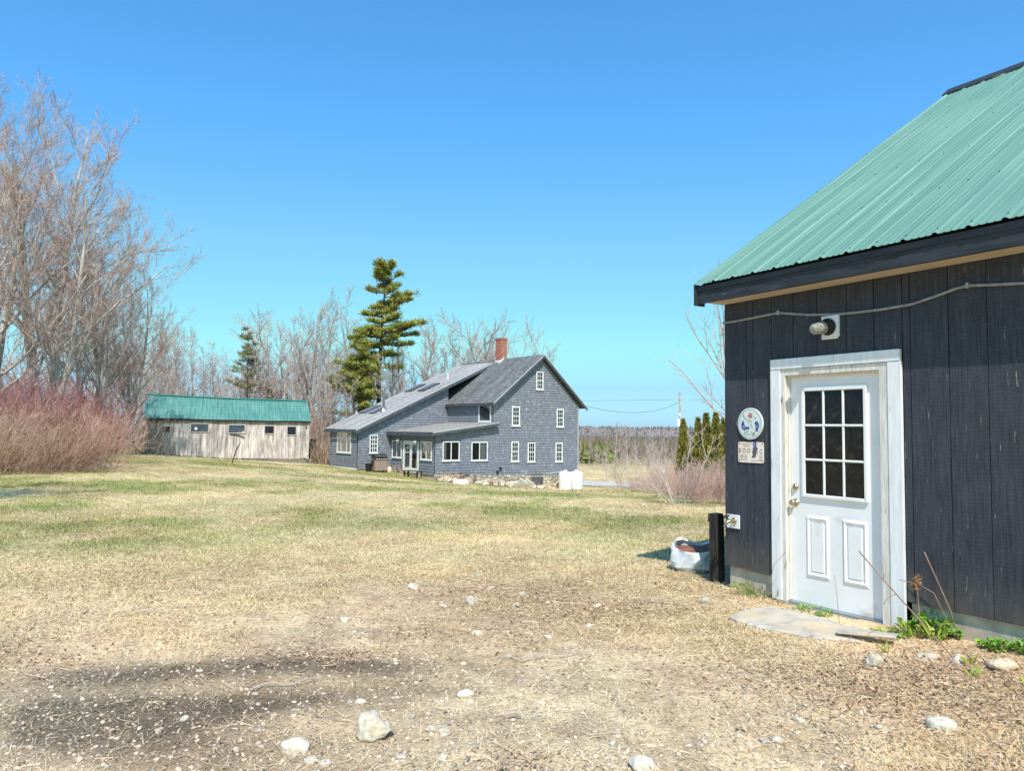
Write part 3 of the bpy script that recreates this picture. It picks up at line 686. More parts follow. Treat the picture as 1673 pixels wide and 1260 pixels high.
    def ring(m,a,b,z0,z1,w,y0,y1):
        # moulded frame: sloped strips
        P = [(a,y1,z0),(b,y1,z0),(b,y1,z1),(a,y1,z1),(a+w*.5,y0,z0+w*.5),(b-w*.5,y0,z0+w*.5),(b-w*.5,y0,z1-w*.5),(a+w*.5,y0,z1-w*.5),(a+w,y1,z0+w),(b-w,y1,z0+w),(b-w,y1,z1-w),(a+w,y1,z1-w)]
        m.add(P,[(i,(i+1)%4,4+(i+1)%4,4+i) for i in range(4)]+[(4+i,4+(i+1)%4,8+(i+1)%4,8+i) for i in range(4)])
    for a,b in ((.163,.404),(.525,.766)):
        m = MB(); ring(m,a,b,.32,.865,.05,-.014,-.001); m.box(a+.058,b-.058,-.009,0,.378,.807); m.build('door_panel',M['white_door'],door)
    m = MB(); m.box(.135,.168,-.022,0,1.02,2.005); m.box(.745,.778,-.022,0,1.02,2.005); m.box(.168,.745,-.022,0,1.02,1.052); m.box(.168,.745,-.022,0,1.965,2.005)
    for z in (1.356,1.66): m.box(.168,.745,-.0185,0,z-.010,z+.010)
    for s in (.360,.553): m.box(s-.010,s+.010,-.0175,0,1.052,1.965)
    lite = m.build('window_frame',M['white_door'],door,bevel=.006)
    m = MB(); m.add([(.168,-.006,1.052),(.745,-.006,1.052),(.745,-.006,1.965),(.168,-.006,1.965)],[(0,1,2,3)]); m.build('window_pane',M['door_glass'],door)
    k = MB(); k.lathe((.060,0,.965),[(.032,0),(.032,.006),(.012,.010),(.011,.034),(.024,.042),(.029,.056),(.024,.068),(.006,.072)],20,(0,-1,0)); k.build('door_knob',M['brass'],door,smooth=True)
    k = MB(); k.lathe((.060,0,1.105),[(.029,0),(.029,.012),(.022,.022),(.006,.024)],20,(0,-1,0)); k.box(.055,.065,-.030,-.02,1.09,1.12); k.build('deadbolt',M['brass'],door,smooth=False)
    m = MB(); m.box(-.052,.996,-.085,.03,.045,.068); m.box(-.004,.918,-.05,-.002,.0685,.083); m.build('threshold',M['grey_metal'],T,bevel=.002)
    m = MB(); m.box(-.15,1.11,-.03,.02,-.25,.0445); m.build('sill_board',M['dark_wood'],T)
    return T
WS = workshop()
def w3(s, d, z):   # workshop frame -> world (d = distance out from the door face)
    return (WO[0]+WU[0]*s-WN[0]*d, WO[1]+WU[1]*s-WN[1]*d, z)

def wall_fittings():
    # round painted sign: local x along wall, y into wall, z up
    T = thing('round_sign','round white sign with two blue birds and a red star flower','sign',w3(-.412,.047,1.674),WZ)
    RX = .152
    m = MB(); m.lathe((0,0,0),[(RX,-.002),(RX,.012),(RX-.003,.014)],48,(0,-1,0)); m.build('disc',M['sign_white'],T)
    def ringm(r0,r1,y):
        q = MB(); n = 64
        P = [(r*math.cos(6.28319*i/n),y,r*math.sin(6.28319*i/n)) for r in (r0,r1) for i in range(n)]
        q.add(P,[(i,(i+1)%n,n+(i+1)%n,n+i) for i in range(n)]); return q
    ringm(.135,.1375,-.0165).build('rim_line',M['sign_ink'],T); 
    def poly(q,pts,y=-.0165): q.add([(a,y,b) for a,b in pts],[tuple(range(len(pts)))])
    k = .152/20.5
    def S(pts): return [((a-26.9)*k*1.05/1.0*1.0, (29.8-b)*k*.82) for a,b in pts]
    # coordinates sketched on the face of the disc
    b1 = [(16.0,24.5),(14.0,29),(13.9,34),(15,38.5),(18.5,40),(21.5,38.6),(23.5,38.4),(25.5,38.5),(26.6,36.8),(25.4,34.0),(22.8,35),(20.2,34),(18.4,31),(17.8,28)]
    b2 = [(34.4,29.0),(35.3,26.6),(37.6,25.8),(40,27.8),(41.4,31.5),(41,35.8),(39.4,39.5),(38.8,43),(37.4,40.6),(36.2,43.2),(35.8,37),(35.9,32)]
    for p in (b1,b2):
        q = MB(); poly(q,S(p)[::-1]); o = q.build('bird',M['sign_blue'],T)
    for wp in ([(18.2,32),(19.8,35),(18.6,38),(16.2,37),(16,33)],[(37.6,31),(39.2,33),(38.6,38),(37.2,36)]):
        q = MB(); poly(q,S(wp)[::-1],-.0172); q.build('wing_patch',M['sign_lightblue'],T)
    st = []
    for i in range(10):
        an = math.pi/2+.35+i*math.pi/5; r = .037 if i%2==0 else .016
        st.append((.006+r*math.cos(an), .078+r*math.sin(an)))
    q = MB(); poly(q,st[::-1]); q.build('star_flower',M['sign_red'],T)
    q = MB()
    for i in range(6):
        an = i*1.2566+.35+math.pi/2; r = .014 if i < 5 else 0
        c = (.006+r*math.cos(an),.078+r*math.sin(an)); rr = .0038
        poly(q,[(c[0]+rr*math.cos(t*.785),c[1]+rr*math.sin(t*.785)) for t in range(8)][::-1],-.0175)
    q.build('flower_dots',M['sign_white'],T)
    q = MB(); rr_ = random.Random(4)
    def leaf(cx,cz,L,an,w=.0042):
        c,s = math.cos(an),math.sin(an)
        poly(q,[(cx+c*L*a-s*w*b, cz+s*L*a+c*w*b) for a,b in ((-1,0),(-.3,-1),(.4,-.8),(1,0),(.4,.8),(-.3,1))],-.0165)
    for cx,cz,L,an in [(-.045,.05,.012,.3),(-.062,.058,.014,1.4),(-.03,.035,.011,-.7),(-.012,.028,.013,-.5),(.012,.03,.012,.5),(.02,.015,.013,.9),(-.008,.005,.014,.8),(.012,-.008,.013,.2),(.022,-.02,.012,-.4),(.03,-.035,.012,-.7),(-.06,-.075,.014,.4),(-.04,-.08,.013,1.3),(-.022,-.07,.013,.5),(-.03,-.095,.014,.5),(-.008,-.1,.015,.5),(.02,-.08,.012,1.2),(-.075,.02,.012,1.2),(-.075,.07,.012,-.6),(.055,.06,.012,.8),(.07,.05,.012,-.7),(-.058,-.095,.012,-.7)]:
        leaf(cx,cz,L*.9,an)
    q.build('leaf_sprays',M['sign_green'],T)
    q = MB()
    for cx,cz,L,an in [(.03,-.098,.016,.9),(.05,-.088,.017,.95),(.042,-.11,.012,1.9),(.062,-.1,.011,-1.2),(-.078,.085,.013,1.2)]: leaf(cx,cz,L,an,.004)
    q.build('dark_leaves',M['sign_ink'],T); q = MB()
    for i in range(13):   # small worn strokes that run round the left rim
        an = 2.55+i*.15; r = .122; leaf(r*math.cos(an),r*math.sin(an),.0065,an+(.0 if i%3 else 1.1),.0013)
    q.build('rim_strokes',M['sign_ink'],T)
    # small rectangular printed plate
    T = thing('metal_sign','small worn cream metal plate sign with dark lettering below the round sign','sign',w3(-.413,.0455,1.400),WZ,tilt=(0,0))
    m = MB(); hw, hz, c = .155,.099,.012
    m.prism([(a,-.001,b) for a,b in ((-hw+c,-hz),(hw-c,-hz),(hw,-hz+c),(hw,hz-c),(hw-c,hz),(-hw+c,hz),(-hw,hz-c),(-hw,-hz+c))],(0,-.003,0))
    m.build('plate',M['plate_cream'],T)
    def put(s,cx,cz,size,name,mat,sx=1.0,y=-.0052):
        V,F = text_verts(s,size); q = MB()
        q.add([(cx+v[0]*sx,y,cz+v[1]) for v in V],F); return q.build(name,mat,T)
    put('B O O',-.075,.012,.062,'lettering',M['sign_ink'],.85); put('K C',.098,.010,.062,'lettering',M['sign_ink'],.85)
    put('THE U',-.052,.062,.034,'small_lettering',M['plate_olive'],.9)
    q = MB()
    for x0,x1 in ((-.14,-.085),(.1,.14)):
        for i in range(5): q.box(x0,x1,-.0055,-.0045,-.026-i*.012,-.0235-i*.012)
        q.build('printed_list',M['plate_brown'],T); q = MB()
    for a in (-.118,-.062): q = MB(); q.box(a-.001,a+.001,-.0056,-.0046,-.08,-.02); q.build('printed_rule',M['plate_brown'],T)
    q = MB()
    for i in range(3): q.box(-.082,-.035,-.0055,-.0045,-.03-i*.016,-.0275-i*.016)
    q.box(-.1,-.04,-.0055,-.0045,-.078,-.0745); q.box(.0,.125,-.0055,-.0045,-.077,-.0745)
    q.build('printed_lines',M['plate_brown'],T); q = MB()
    q.box(-.135,.06,-.0055,-.0045,.084,.0855); q.build('top_rule',M['plate_brown'],T)
    for a in (-.138,.138):
        for b in (-.08,.083): q = MB(); q.lathe((a,-.004,b),[(.005,0),(.004,.003)],8,(0,-1,0)); q.build('nail_head',M['iron'],T)
    q = MB(); poly(q,[(.01,-.05),(.055,-.048),(.085,.035),(.075,.055),(.03,.055),(.02,.0),(.025,-.02)],-.0062); q.build('dark_emblem',M['plate_dark'],T)
    q = MB(); q.lathe((.05,-.004,.078),[(.022,0),(.022,.003)],20,(0,-1,0)); q.build('blue_roundel',M['sign_blue'],T)
    q = MB(); q.lathe((.048,-.0075,.074),[(.011,0),(.011,.001)],14,(0,-1,0)); q.build('roundel_centre',M['sign_lightblue'],T)
    # outdoor light
    T = thing('wall_light','white backed outdoor light with a ribbed glass jar above the door','light',w3(.476,.044,2.508),WZ)
    m = MB(); hw,hz = .0845,.102; c = .022
    m.prism([(a,0,b) for a,b in ((-hw,-hz),(hw-c,-hz),(hw,-hz+c),(hw,hz-.006),(hw-.006,hz),(-hw,hz))],(0,-.022,0)); m.build('back_plate',M['white_trim'],T,bevel=.004)
    m = MB(); m.lathe((-.015,-.022,.005),[(.074,0),(.074,.02),(.058,.05),(.05,.07)],24,(0,-1,-.12)); m.build('lamp_holder',M['black'],T,smooth=False)
    m = MB(); prof = [(.046,0)]
    for i in range(8): prof += [(.054-.002*i*.6,.006+i*.015),(.049-.002*i*.6,.013+i*.015)]
    prof += [(.03,.135),(.008,.142)]
    m.lathe((-.015,-.09,-.005),prof,24,(-.12,-1,-.22)); m.build('glass_jar',M['jar'],T,smooth=False)
    # cable
    m = MB()
    pts = [(-.748,2.686),(-.60,2.683),(-.45,2.688),(-.25,2.697),(-.067,2.703),(.1,2.672),(.25,2.645),(.41,2.627),(.57,2.612),(.73,2.606),(.95,2.603),(1.206,2.612),(1.4,2.650),(1.55,2.684),(1.63,2.692),(1.8,2.672),(2.007,2.650),(2.5,2.63),(3.2,2.68),(4.2,2.64),(5.5,2.7),(7,2.66),(8.1,2.68)]
    m.tube([(s-.9,-.0,z-2.6) for s,z in pts],.0115,8)
    T = thing('cable','grey cable strung loosely along the dark boards under the eave','cable',w3(.9,.056,2.6),WZ)
    m.build('cable_run',M['cable'],T,smooth=True)
    for s,z in ((-.067,2.703),(1.63,2.692),(4.2,2.64),(7,2.66)):
        q = MB(); q.box(s-.9-.012,s-.9+.012,-.018,.012,z-2.6-.022,z-2.6+.022); q.build('cable_clamp',M['grey_metal'],T,bevel=.004)
    # outdoor tap with its white plate
    T = thing('outdoor_tap','brass garden tap on a square white plate at the shed corner','tap',w3(-.634,.0455,.72),WZ)
    m = MB(); m.box(-.079,.081,-.012,0,-.066,.066); m.build('tap_plate',M['white_trim'],T,bevel=.003)
    m = MB(); m.tube([(.02,-.01,.01),(.02,-.05,.01),(.01,-.085,.005),(-.005,-.11,-.02),(-.01,-.118,-.05)],[.016,.015,.016,.013,.012],10); m.lathe((.02,-.012,.01),[(.03,0),(.03,.006),(.018,.01)],16,(0,-1,0)); m.build('spout',M['brass'],T,smooth=True)
    m = MB(); m.tube([(.008,-.075,.012),(-.002,-.09,.045)],.007,8); m.lathe((-.004,-.093,.05),[(.03,0),(.032,.006),(.028,.012)],12,(-.2,-.35,1)); m.build('handle',M['iron'],T)
    m = MB(); m.tube([(.03,-.02,.0),(.055,-.03,.005),(.06,-.03,.02)],.006,8); m.build('hook',M['brass'],T)
M['sign_white'] = pmat('sign_white_enamel',(.62,.68,.66),(.80,.82,.80),9,(1,1,1),.4,0,dirt=((.52,.62,.54),7,(1,1,1),.52,.75))
M['sign_ink'] = pmat('sign_dark_ink',(.03,.045,.05),(.10,.12,.12),30,(1,1,1),.6,0)
M['sign_blue'] = pmat('sign_blue_paint',(.03,.055,.24),(.07,.11,.36),14,(1,1,1),.5,0)
M['sign_lightblue'] = pmat('sign_light_blue_paint',(.16,.24,.55),(.28,.36,.66),14,(1,1,1),.5,0)
M['sign_red'] = pmat('sign_red_paint',(.48,.03,.02),(.62,.06,.04),14,(1,1,1),.5,0)
M['sign_green'] = pmat('sign_green_paint',(.10,.24,.15),(.26,.42,.30),30,(1,1,1),.6,0)
M['plate_cream'] = pmat('plate_cream_enamel',(.84,.66,.54),(.92,.83,.75),9,(1,1,1),.5,0,dirt=((.55,.32,.18),9,(1,1,1),.6,.8))
M['plate_olive'] = pmat('plate_olive_ink',(.26,.22,.08),(.40,.26,.10),20,(1,1,1),.6,0)
M['plate_brown'] = pmat('plate_brown_ink',(.28,.20,.16),(.45,.36,.31),20,(1,1,1),.6,0)
M['plate_dark'] = pmat('plate_slate_ink',(.04,.04,.05),(.20,.18,.22),14,(1,1,1),.6,0)
M['jar'] = pmat('ribbed_glass_jar',(.16,.15,.13),(.42,.40,.36),40,(1,1,1),.15,0,spec=.6)
wall_fittings()

# ---- doorstep slab, broken board, post, sack beside the workshop
def step():
    P = [(1.80,6.30),(1.95,6.02),(2.25,5.74),(2.52,5.62),(2.72,5.66),(2.80,5.88),(2.62,6.22),(2.44,6.62),(2.24,6.74),(1.98,6.55)]
    cx = sum(p[0] for p in P)/len(P); cy = sum(p[1] for p in P)/len(P)
    rings = [(1.0,-.06),(1.0,.002),(.95,.014),(.7,.020),(.4,.022)]
    # densify outline with a little raggedness
    out = []
    for i in range(len(P)):
        a, b = P[i], P[(i+1)%len(P)]
        for k in range(6):
            t = k/6; out.append((a[0]+(b[0]-a[0])*t+random.uniform(-.025,.025), a[1]+(b[1]-a[1])*t+random.uniform(-.025,.025)))
    n = len(out); V = []
    for s,h in rings:
        for x,y in out:
            X = cx+(x-cx)*s; Y = cy+(y-cy)*s
            V.append((X-cx,Y-cy,h+random.uniform(-.004,.004)))
    V.append((0,0,.036))
    F = [(r*n+i,r*n+(i+1)%n,(r+1)*n+(i+1)%n,(r+1)*n+i) for r in range(len(rings)-1) for i in range(n)]
    Ft = [((len(rings)-1)*n+i,(len(rings)-1)*n+(i+1)%n,len(rings)*n) for i in range(n)]
    o = mk('doorstep_slab',np.array(V),[np.array(F),np.array(Ft)],M['slab'],smooth=False)
    o.location = (cx,cy,tz1(cx,cy)+.012); tag(o,'flat grey stone slab lying as a step before the white door','stone slab')
    m = MB(); m.box(-.19,.2,-.055,.055,0,.022,.008); o = m.build('loose_board',M['slab']); o.location = (2.62,5.66,gz1(2.62,5.66)+.045); o.rotation_euler = (.05,-.03,-.62)
    tag(o,'short loose grey board lying on the front edge of the doorstep slab','board')
step()
def post():
    m = MB(); x, y = w3(-.985,-.10,0)[:2]; z = tz1(x,y)
    P = []
    m.box(-.055,.055,-.055,.055,-.15,.74-z,.005); m.box(-.062,.05,-.06,.05,.6,.69,.006)
    o = m.build('wooden_post',M['dark_wood'],bevel=.004); o.location = (x,y,z); o.rotation_euler = (0,-.012,WZ)
    tag(o,'short black weathered post standing at the shed corner below the tap','post')
post()
def sack():
    T = thing('crumpled_sack','crumpled white plastic sack of rusty brown soil slumped by the shed corner','sack',(2.06,8.55,gz1(2.06,8.55)),-.12)
    q = np.random.default_rng(3)
    n = 44; V = []; prof = [(.80,0),(1.0,.05),(1.03,.12),(.98,.2),(.95,.27),(.90,.31),(.84,.285)]
    for j,(r,h) in enumerate(prof):
        for i in range(n):
            an = 6.28319*i/n
            sag = .10*max(0,math.cos(an+math.pi/2+.25))**2*(h/.3)**2      # front rim sags
            wr = 1+.05*math.sin(an*5+j*1.1)+.035*math.sin(an*9-j*1.7)+q.uniform(-.012,.012)
            V.append((.265*r*wr*math.cos(an), .21*r*wr*math.sin(an), (h-sag)*(1+.1*math.sin(an*3+1)) ))
    F = [(j*n+i,j*n+(i+1)%n,(j+1)*n+(i+1)%n,(j+1)*n+i) for j in range(len(prof)-1) for i in range(n)]
    mk('sack_skin',np.array(V),np.array(F),M['sackskin'],T,smooth=False)
    V2 = [(.265*.88*math.cos(6.28319*i/n),.21*.88*math.sin(6.28319*i/n),.245-.07*max(0,math.cos(6.28319*i/n+1.82))**2) for i in range(n)]+[(0,.02,.25)]
    mk('soil_fill',np.array(V2),[np.array([(i,(i+1)%n,n) for i in range(n)])],M['rust_soil'],T,smooth=True)
M['sackskin'] = pmat('crumpled_white_plastic',(.48,.52,.56),(.70,.71,.72),7,(1,1,1.5),.45,.4,.02,spec=.4,dirt=((.16,.18,.22),4,(1,1,3),.62,.74))
M['rust_soil'] = pmat('rusty_soil',(.14,.06,.04),(.30,.13,.085),14,(1,1,1),.95,.6,.02)
sack()

# ================================================================== HOUSE
def front(c): return lambda p: (p[0], c-p[1], p[2])       # p = (a, out, z) on a wall facing -v
def left(c): return lambda p: (c-p[1], p[0], p[2])        # p = (v, out, z) on a wall facing -u
def right(c): return lambda p: (c+p[1], p[0], p[2])
def back(c): return lambda p: (p[0], c+p[1], p[2])
def shingle_wall(name, xf, poly, holes, parent, flip=False, course=.185, tone=(.228,.242,.285), zoff=0):
    """cedar shingles in courses on a convex wall polygon [(a,z)...]"""
    m = MB(xf); pts = poly
    def span(z):
        xs = []
        for (a,za),(b,zb) in zip(pts,pts[1:]+pts[:1]):
            if (za-z)*(zb-z) < 0: xs.append(a+(b-a)*(z-za)/(zb-za))
        return (min(xs),max(xs)) if len(xs) >= 2 else None
    m.col = tuple(c*.55 for c in tone)
    P3 = [(a,0,z) for a,z in pts]
    m.prism([(a,-.14,z) for a,z in pts], (0,.14,0)) 
    z = min(p[1] for p in pts)+zoff; zt = max(p[1] for p in pts); row = 0
    while z < zt-.02:
        zc = min(z+course*.5, zt-.01); sp = span(zc)
        if sp:
            a0, a1 = sp; x = a0
            z1 = min(z+course*1.02, zt)
            wob = random.uniform(-.006,.006)
            while x < a1-.005:
                w = min(random.choice((.11,.15,.18,.22)), a1-x)
                c = x+w/2
                if not any(h0-.02 < c < h1+.02 and g0-.02 < zc < g1+.02 for h0,h1,g0,g1 in holes):
                    t = random.gauss(1,.07)
                    if random.random() < .05: t *= 1.3
                    m.col = (tone[0]*t*random.uniform(.97,1.06), tone[1]*t, tone[2]*t*random.uniform(.95,1.03))
                    zb = z+wob*.4+random.uniform(-.005,.004); o = .046+random.uniform(-.003,.004)
                    m.add([(x+.004,o,zb),(x+w-.004,o,zb),(x+w-.004,.020,z1),(x+.004,.020,z1),(x+.004,0,zb),(x+w-.004,0,zb)],[(0,1,2,3),(4,5,1,0)])
                x += w
        z += course; row += 1
    return m.build(name, M['shingle'], parent, usecol=True)
def window(parent, xf, a0, a1, z0, z1, cols=1, rows=1, double=False, split=None, fw=.075, name='window', curtain=None, trim='white_win', sill=True, mw=.028):
    m = MB(xf); O = .075
    m.box(a0,a0+fw,.0,O,z0,z1); m.box(a1-fw,a1,.0,O,z0,z1); m.box(a0+fw,a1-fw,.028,O,z1-fw,z1); m.box(a0+fw,a1-fw,.028,O,z0,z0+fw)
    if sill: m.box(a0-.06,a1+.06,.028,O+.035,z0-.05,z0-.001)
    w = m.build(name, M[trim], parent, bevel=.004)
    m = MB(xf); b0,b1,c0,c1 = a0+fw,a1-fw,z0+fw,z1-fw
    if double:
        mid = (c0+c1)/2
        m.box(b0,b1,.034,.058,mid-.032,mid+.032)
        segs = [(c0,mid-.032),(mid+.032,c1)]
    else: segs = [(c0,c1)]
    spl = [b0]+([b0+(b1-b0)*s for s in split] if split else [])+[b1]
    for s in spl[1:-1]: m.box(s-.035,s+.035,.034,.058,c0,c1)
    for (g0,g1) in segs:
        for i in range(1,cols): s = b0+(b1-b0)*i/cols; m.box(s-mw/2,s+mw/2,.036,.052,g0,g1)
        for j in range(1,rows): q = g0+(g1-g0)*j/rows; m.box(b0,b1,.0365,.0515,q-mw/2,q+mw/2)
    if len(m.v): m.build('sash', M['white_win'], w)
    m = MB(xf); m.add([(b0,.040,c0),(b1,.040,c0),(b1,.040,c1),(b0,.040,c1)],[(0,1,2,3)]); m.build('pane', M['glass'], w)
    m = MB(xf); m.add([(b0,.004,c0),(b1,.004,c0),(b1,.004,c1),(b0,.004,c1)],[(0,1,2,3)]); m.build('dark_room', M['interior'], w)
    if curtain:
        for f0,f1,zl in curtain:
            m = MB(xf); n = 16; P = []
            for i in range(n+1):
                a = b0+(b1-b0)*(f0+(f1-f0)*i/n); o = .018+.007*math.sin(i*1.9)
                P += [(a,o,c0+(c1-c0)*zl),(a,o,c1)]
            m.add(P,[(2*i,2*i+2,2*i+3,2*i+1) for i in range(n)]); m.build('curtain', M['curtain'], w, smooth=True)
    return w
def roof_slab(name, pts, th, mat, parent, udir, orig=None):
    """pts: 4 corners of top surface in order; th: thickness downwards along normal; uv in metres along eave/slope"""
    P = [Vector(p) for p in pts]; n = (P[1]-P[0]).cross(P[3]-P[0]).normalized()
    if n.z < 0: n = -n
    U = Vector(udir).normalized(); W = n.cross(U)
    m = MB(); Q = P+[p-n*th for p in P]
    k = len(P)
    uv = [((p-P[0]).dot(U),(p-P[0]).dot(W)) for p in Q]
    m.add([tuple(p) for p in Q],[tuple(range(k)),tuple(range(k,2*k))[::-1]]+[(i,k+i,k+(i+1)%k,(i+1)%k) for i in range(k)],uv)
    o = m.build(name, mat, parent, useuv=True)
    return o
def house():
    T = thing('house','long blue grey shingled farmhouse with a red brick chimney and a glazed entry','house',(HO[0],HO[1],0),HT)
    VB, V1 = 5.76, 10.2
    UL, UM, UR = -2.67, 4.78, 12.86
    ridge = (9.1, 7.07)
    # windows on the gable front: (a0,a1,z0,z1)
    gw = [(8.6,9.28,4.48,5.83),(6.38,7.10,1.80,3.20),(10.62,11.32,1.76,3.13),(6.35,7.04,-.73,.70),(7.86,8.56,-.78,.64),(10.53,11.23,-.82,.61)]
    bw = [(.58,1.93,-.58,.72),(2.9,4.27,-.61,.68)]
    shingle_wall('gable_wall',front(0),[(UM,-1.62),(UR,-1.86),(UR,3.42),(9.1,6.80),(UM,3.42)],gw+[(8.2,9.25,-2.6,-1.8)],T,zoff=.0)
    shingle_wall('lower_front_wall',front(0),[(0,-1.42),(UM-.001,-1.60),(UM-.001,1.78),(0,1.14)],bw,T)
    ew = [(4.24,5.58,-.53,.70),(.30,1.68,-.54,.70)]
    ed = (1.93,4.0,-1.40,.70)
    shingle_wall('entry_wall',left(0),[(.0,-1.42),(VB,-1.49),(VB,1.14),(.0,1.14)],ew+[ed],T)
    shingle_wall('side_front_wall',front(VB),[(UL,-1.32),(UM,-1.5),(UM,4.86),(UL,1.50)],[(-1.77,-1.12,-.22,1.08)],T)
    shingle_wall('end_wall',left(UL),[(VB,-1.32),(9.9,-1.27),(9.9,1.5),(VB,1.5)],[(6.7,8.9,-.24,1.24)],T)
    shingle_wall('dormer_wall',left(UM),[(.0,1.80),(VB,1.80),(VB,3.42),(.0,3.42)],[(.25,1.72,2.07,3.37)],T)
    # unseen sides: plain shingled slabs
    m = MB(); m.col = (.19,.22,.28)
    m.prism([(UR-.14,.14,-1.9),(UR-.14,V1-.14,-1.9),(UR-.14,V1-.14,3.3),(UR-.14,.14,3.3)],(.14,0,0))
    m.prism([(UL,V1-.14,-1.3),(UR-.14,V1-.14,-1.9),(UR-.14,V1-.14,3.3),(9.1,V1-.14,6.8),(UL,V1-.14,1.5)],(0,.14,0))
    m.build('rear_wall',M['shingle'],T,usecol=True)
    for i,(a0,a1,z0,z1) in enumerate(gw): window(T,front(0),a0,a1,z0,z1,cols=3,rows=2,double=True,fw=.095)
    window(T,front(0),*bw[0],split=(.5,),curtain=[(0,.2,0.)]); window(T,front(0),*bw[1],split=(.5,),curtain=[(.58,.95,.0)])
    window(T,left(0),*ew[0],split=(.5,)); window(T,left(0),*ew[1],split=(.5,))
    window(T,front(VB),-1.77,-1.12,-.22,1.08,cols=3,rows=2,double=True,fw=.085,mw=.055)
    window(T,left(UL),6.7,8.9,-.24,1.24,split=(.27,.73),curtain=[(.0,.1,0),(.33,.68,0),(.9,1,0)])
    window(T,left(UM),.25,1.72,2.07,3.37,fw=.085)
    # french doors
    m = MB(left(0)); m.box(ed[0],ed[0]+.09,.028,.075,-1.42,.70); m.box(ed[1]-.09,ed[1],.028,.075,-1.42,.70); m.box(ed[0]+.09,ed[1]-.09,.028,.075,.6,.70); m.box(ed[0]+.09,ed[1]-.09,.028,.11,-1.46,-1.39)
    fr = m.build('french_door',M['white_win'],T,bevel=.004)
    b0,b1 = ed[0]+.09,ed[1]-.09; mid = (b0+b1)/2
    for a,b in ((b0,mid-.004),(mid+.004,b1)):
        m = MB(left(0)); m.box(a,a+.13,.03,.062,-1.385,.595); m.box(b-.13,b,.03,.062,-1.385,.595); m.box(a+.13,b-.13,.03,.062,.44,.595); m.box(a+.13,b-.13,.03,.062,-1.385,-1.15)
        m.build('door_leaf',M['white_win'],fr)
        m = MB(left(0)); m.add([(a+.13,.045,-1.15),(b-.13,.045,-1.15),(b-.13,.045,.44),(a+.13,.045,.44)],[(0,1,2,3)]); m.build('door_pane',M['glass'],fr)
        m = MB(left(0)); m.add([(a+.13,.01,-1.15),(b-.13,.01,-1.15),(b-.13,.01,.44),(a+.13,.01,.44)],[(0,1,2,3)]); m.build('dark_room',M['interior'],fr)
    # roofs
    zr = 7.07
    roof_slab('main_roof',[(4.5,-.35,3.38),(4.5,VB+.6,3.38),(9.1,V1+.3,zr),(9.1,-.35,zr)],.09,M['roof_new'],T,(0,1,0))
    roof_slab('rear_roof',[(13.48,-.35,3.27),(13.48,V1+.3,3.27),(9.1,V1+.3,zr),(9.1,-.35,zr)],.09,M['roof_new'],T,(0,1,0))
    def zs(u): return 1.42+(u+2.98)*(6.92-1.42)/(9.02+2.98)
    roof_slab('shed_roof',[(-2.98,VB-.36,zs(-2.98)),(-2.98,V1+.3,zs(-2.98)+.06),(9.02,V1+.3,zs(9.02)+.03),(9.02,VB-.36,zs(9.02))],.12,M['roof_old'],T,(0,1,0))
    def zp(u): return 1.32+(u+.42)*(2.02-1.32)/(4.85+.42)
    roof_slab('porch_roof',[(-.42,-.36,zp(-.42)),(-.42,VB-.02,zp(-.42)),(4.74,VB-.02,zp(4.74)),(4.74,-.36,zp(4.74))],.07,M['roof_porch'],T,(0,1,0))
    m = MB(); m.prism([(4.74,-.36,zp(4.74)),(5.02,-.36,zp(5.02)),(5.02,-.02,zp(5.02)),(4.74,-.02,zp(4.74))],(0,0,-.07)); m.build('porch_roof_end',M['roof_porch'],T)
    # rake boards with a pale drip edge, fascia boards
    def rake(nm, p, q, v, drop, lift=.01, w=.03):
        m = MB(); m.beam((p[0],v-w-.004,p[1]-drop),(q[0],v-w-.004,q[1]-drop),(0,w,0),(0,0,drop-.06)); b = m.build(nm,M['rake_paint'],T)
        m = MB(); m.beam((p[0],v-w-.014,p[1]-.062),(q[0],v-w-.014,q[1]-.062),(0,w+.012,0),(0,0,.05)); m.build('drip_edge',M['drip'],b)
        return b
    rake('rake_board',(4.5,3.38),(9.1,zr),-.35,.27); rake('rake_board',(13.48,3.27),(9.1,zr),-.35,.27)
    rake('rake_board',(-2.98,zs(-2.98)),(8.6,zs(8.6)),VB-.36,.30); rake('rake_board',(-.42,zp(-.42)),(5.02,zp(5.02)),-.36,.24)
    m = MB(); m.box(-3.02,-2.985,VB-.38,V1+.3,zs(-2.98)-.2,zs(-2.98)-.03); m.build('fascia',M['rake_paint'],T)
    m = MB(); m.box(-.46,-.425,-.38,VB-.03,zp(-.42)-.27,zp(-.42)-.03); m.build('fascia',M['rake_paint'],T)
    m = MB(); m.box(4.46,4.498,-.36,VB+.3,3.2,3.34); m.build('fascia',M['rake_paint'],T)
    # eave soffits so that overhangs read as closed boxes
    m = MB(); m.box(-.425,-.02,-.36,VB-.03,1.06,1.09); m.box(4.5,UM-.02,-.34,VB-.02,3.2,3.22); m.build('soffit',M['rake_paint'],T)
    # corner boards
    m = MB(); m.box(UR-.10,UR+.02,-.045,-.028,-1.86,3.3); m.box(UM-.008,UM+.04,-.04,-.0285,1.98,3.2); m.build('corner_board',M['grey_trim'],T)
    # chimney: measured on the ridge
    v0,v1 = 4.5,5.2; z0,z1 = 6.6,8.72; u0,u1 = 8.78,9.38
    m = MB()
    def face(P,w): m.add(P,[(0,1,2,3)],[(0,0),(w,0),(w,z1-z0),(0,z1-z0)])
    face([(u0,v0,z0),(u1,v0,z0),(u1,v0,z1),(u0,v0,z1)],u1-u0); face([(u1,v0,z0),(u1,v1,z0),(u1,v1,z1),(u1,v0,z1)],v1-v0)
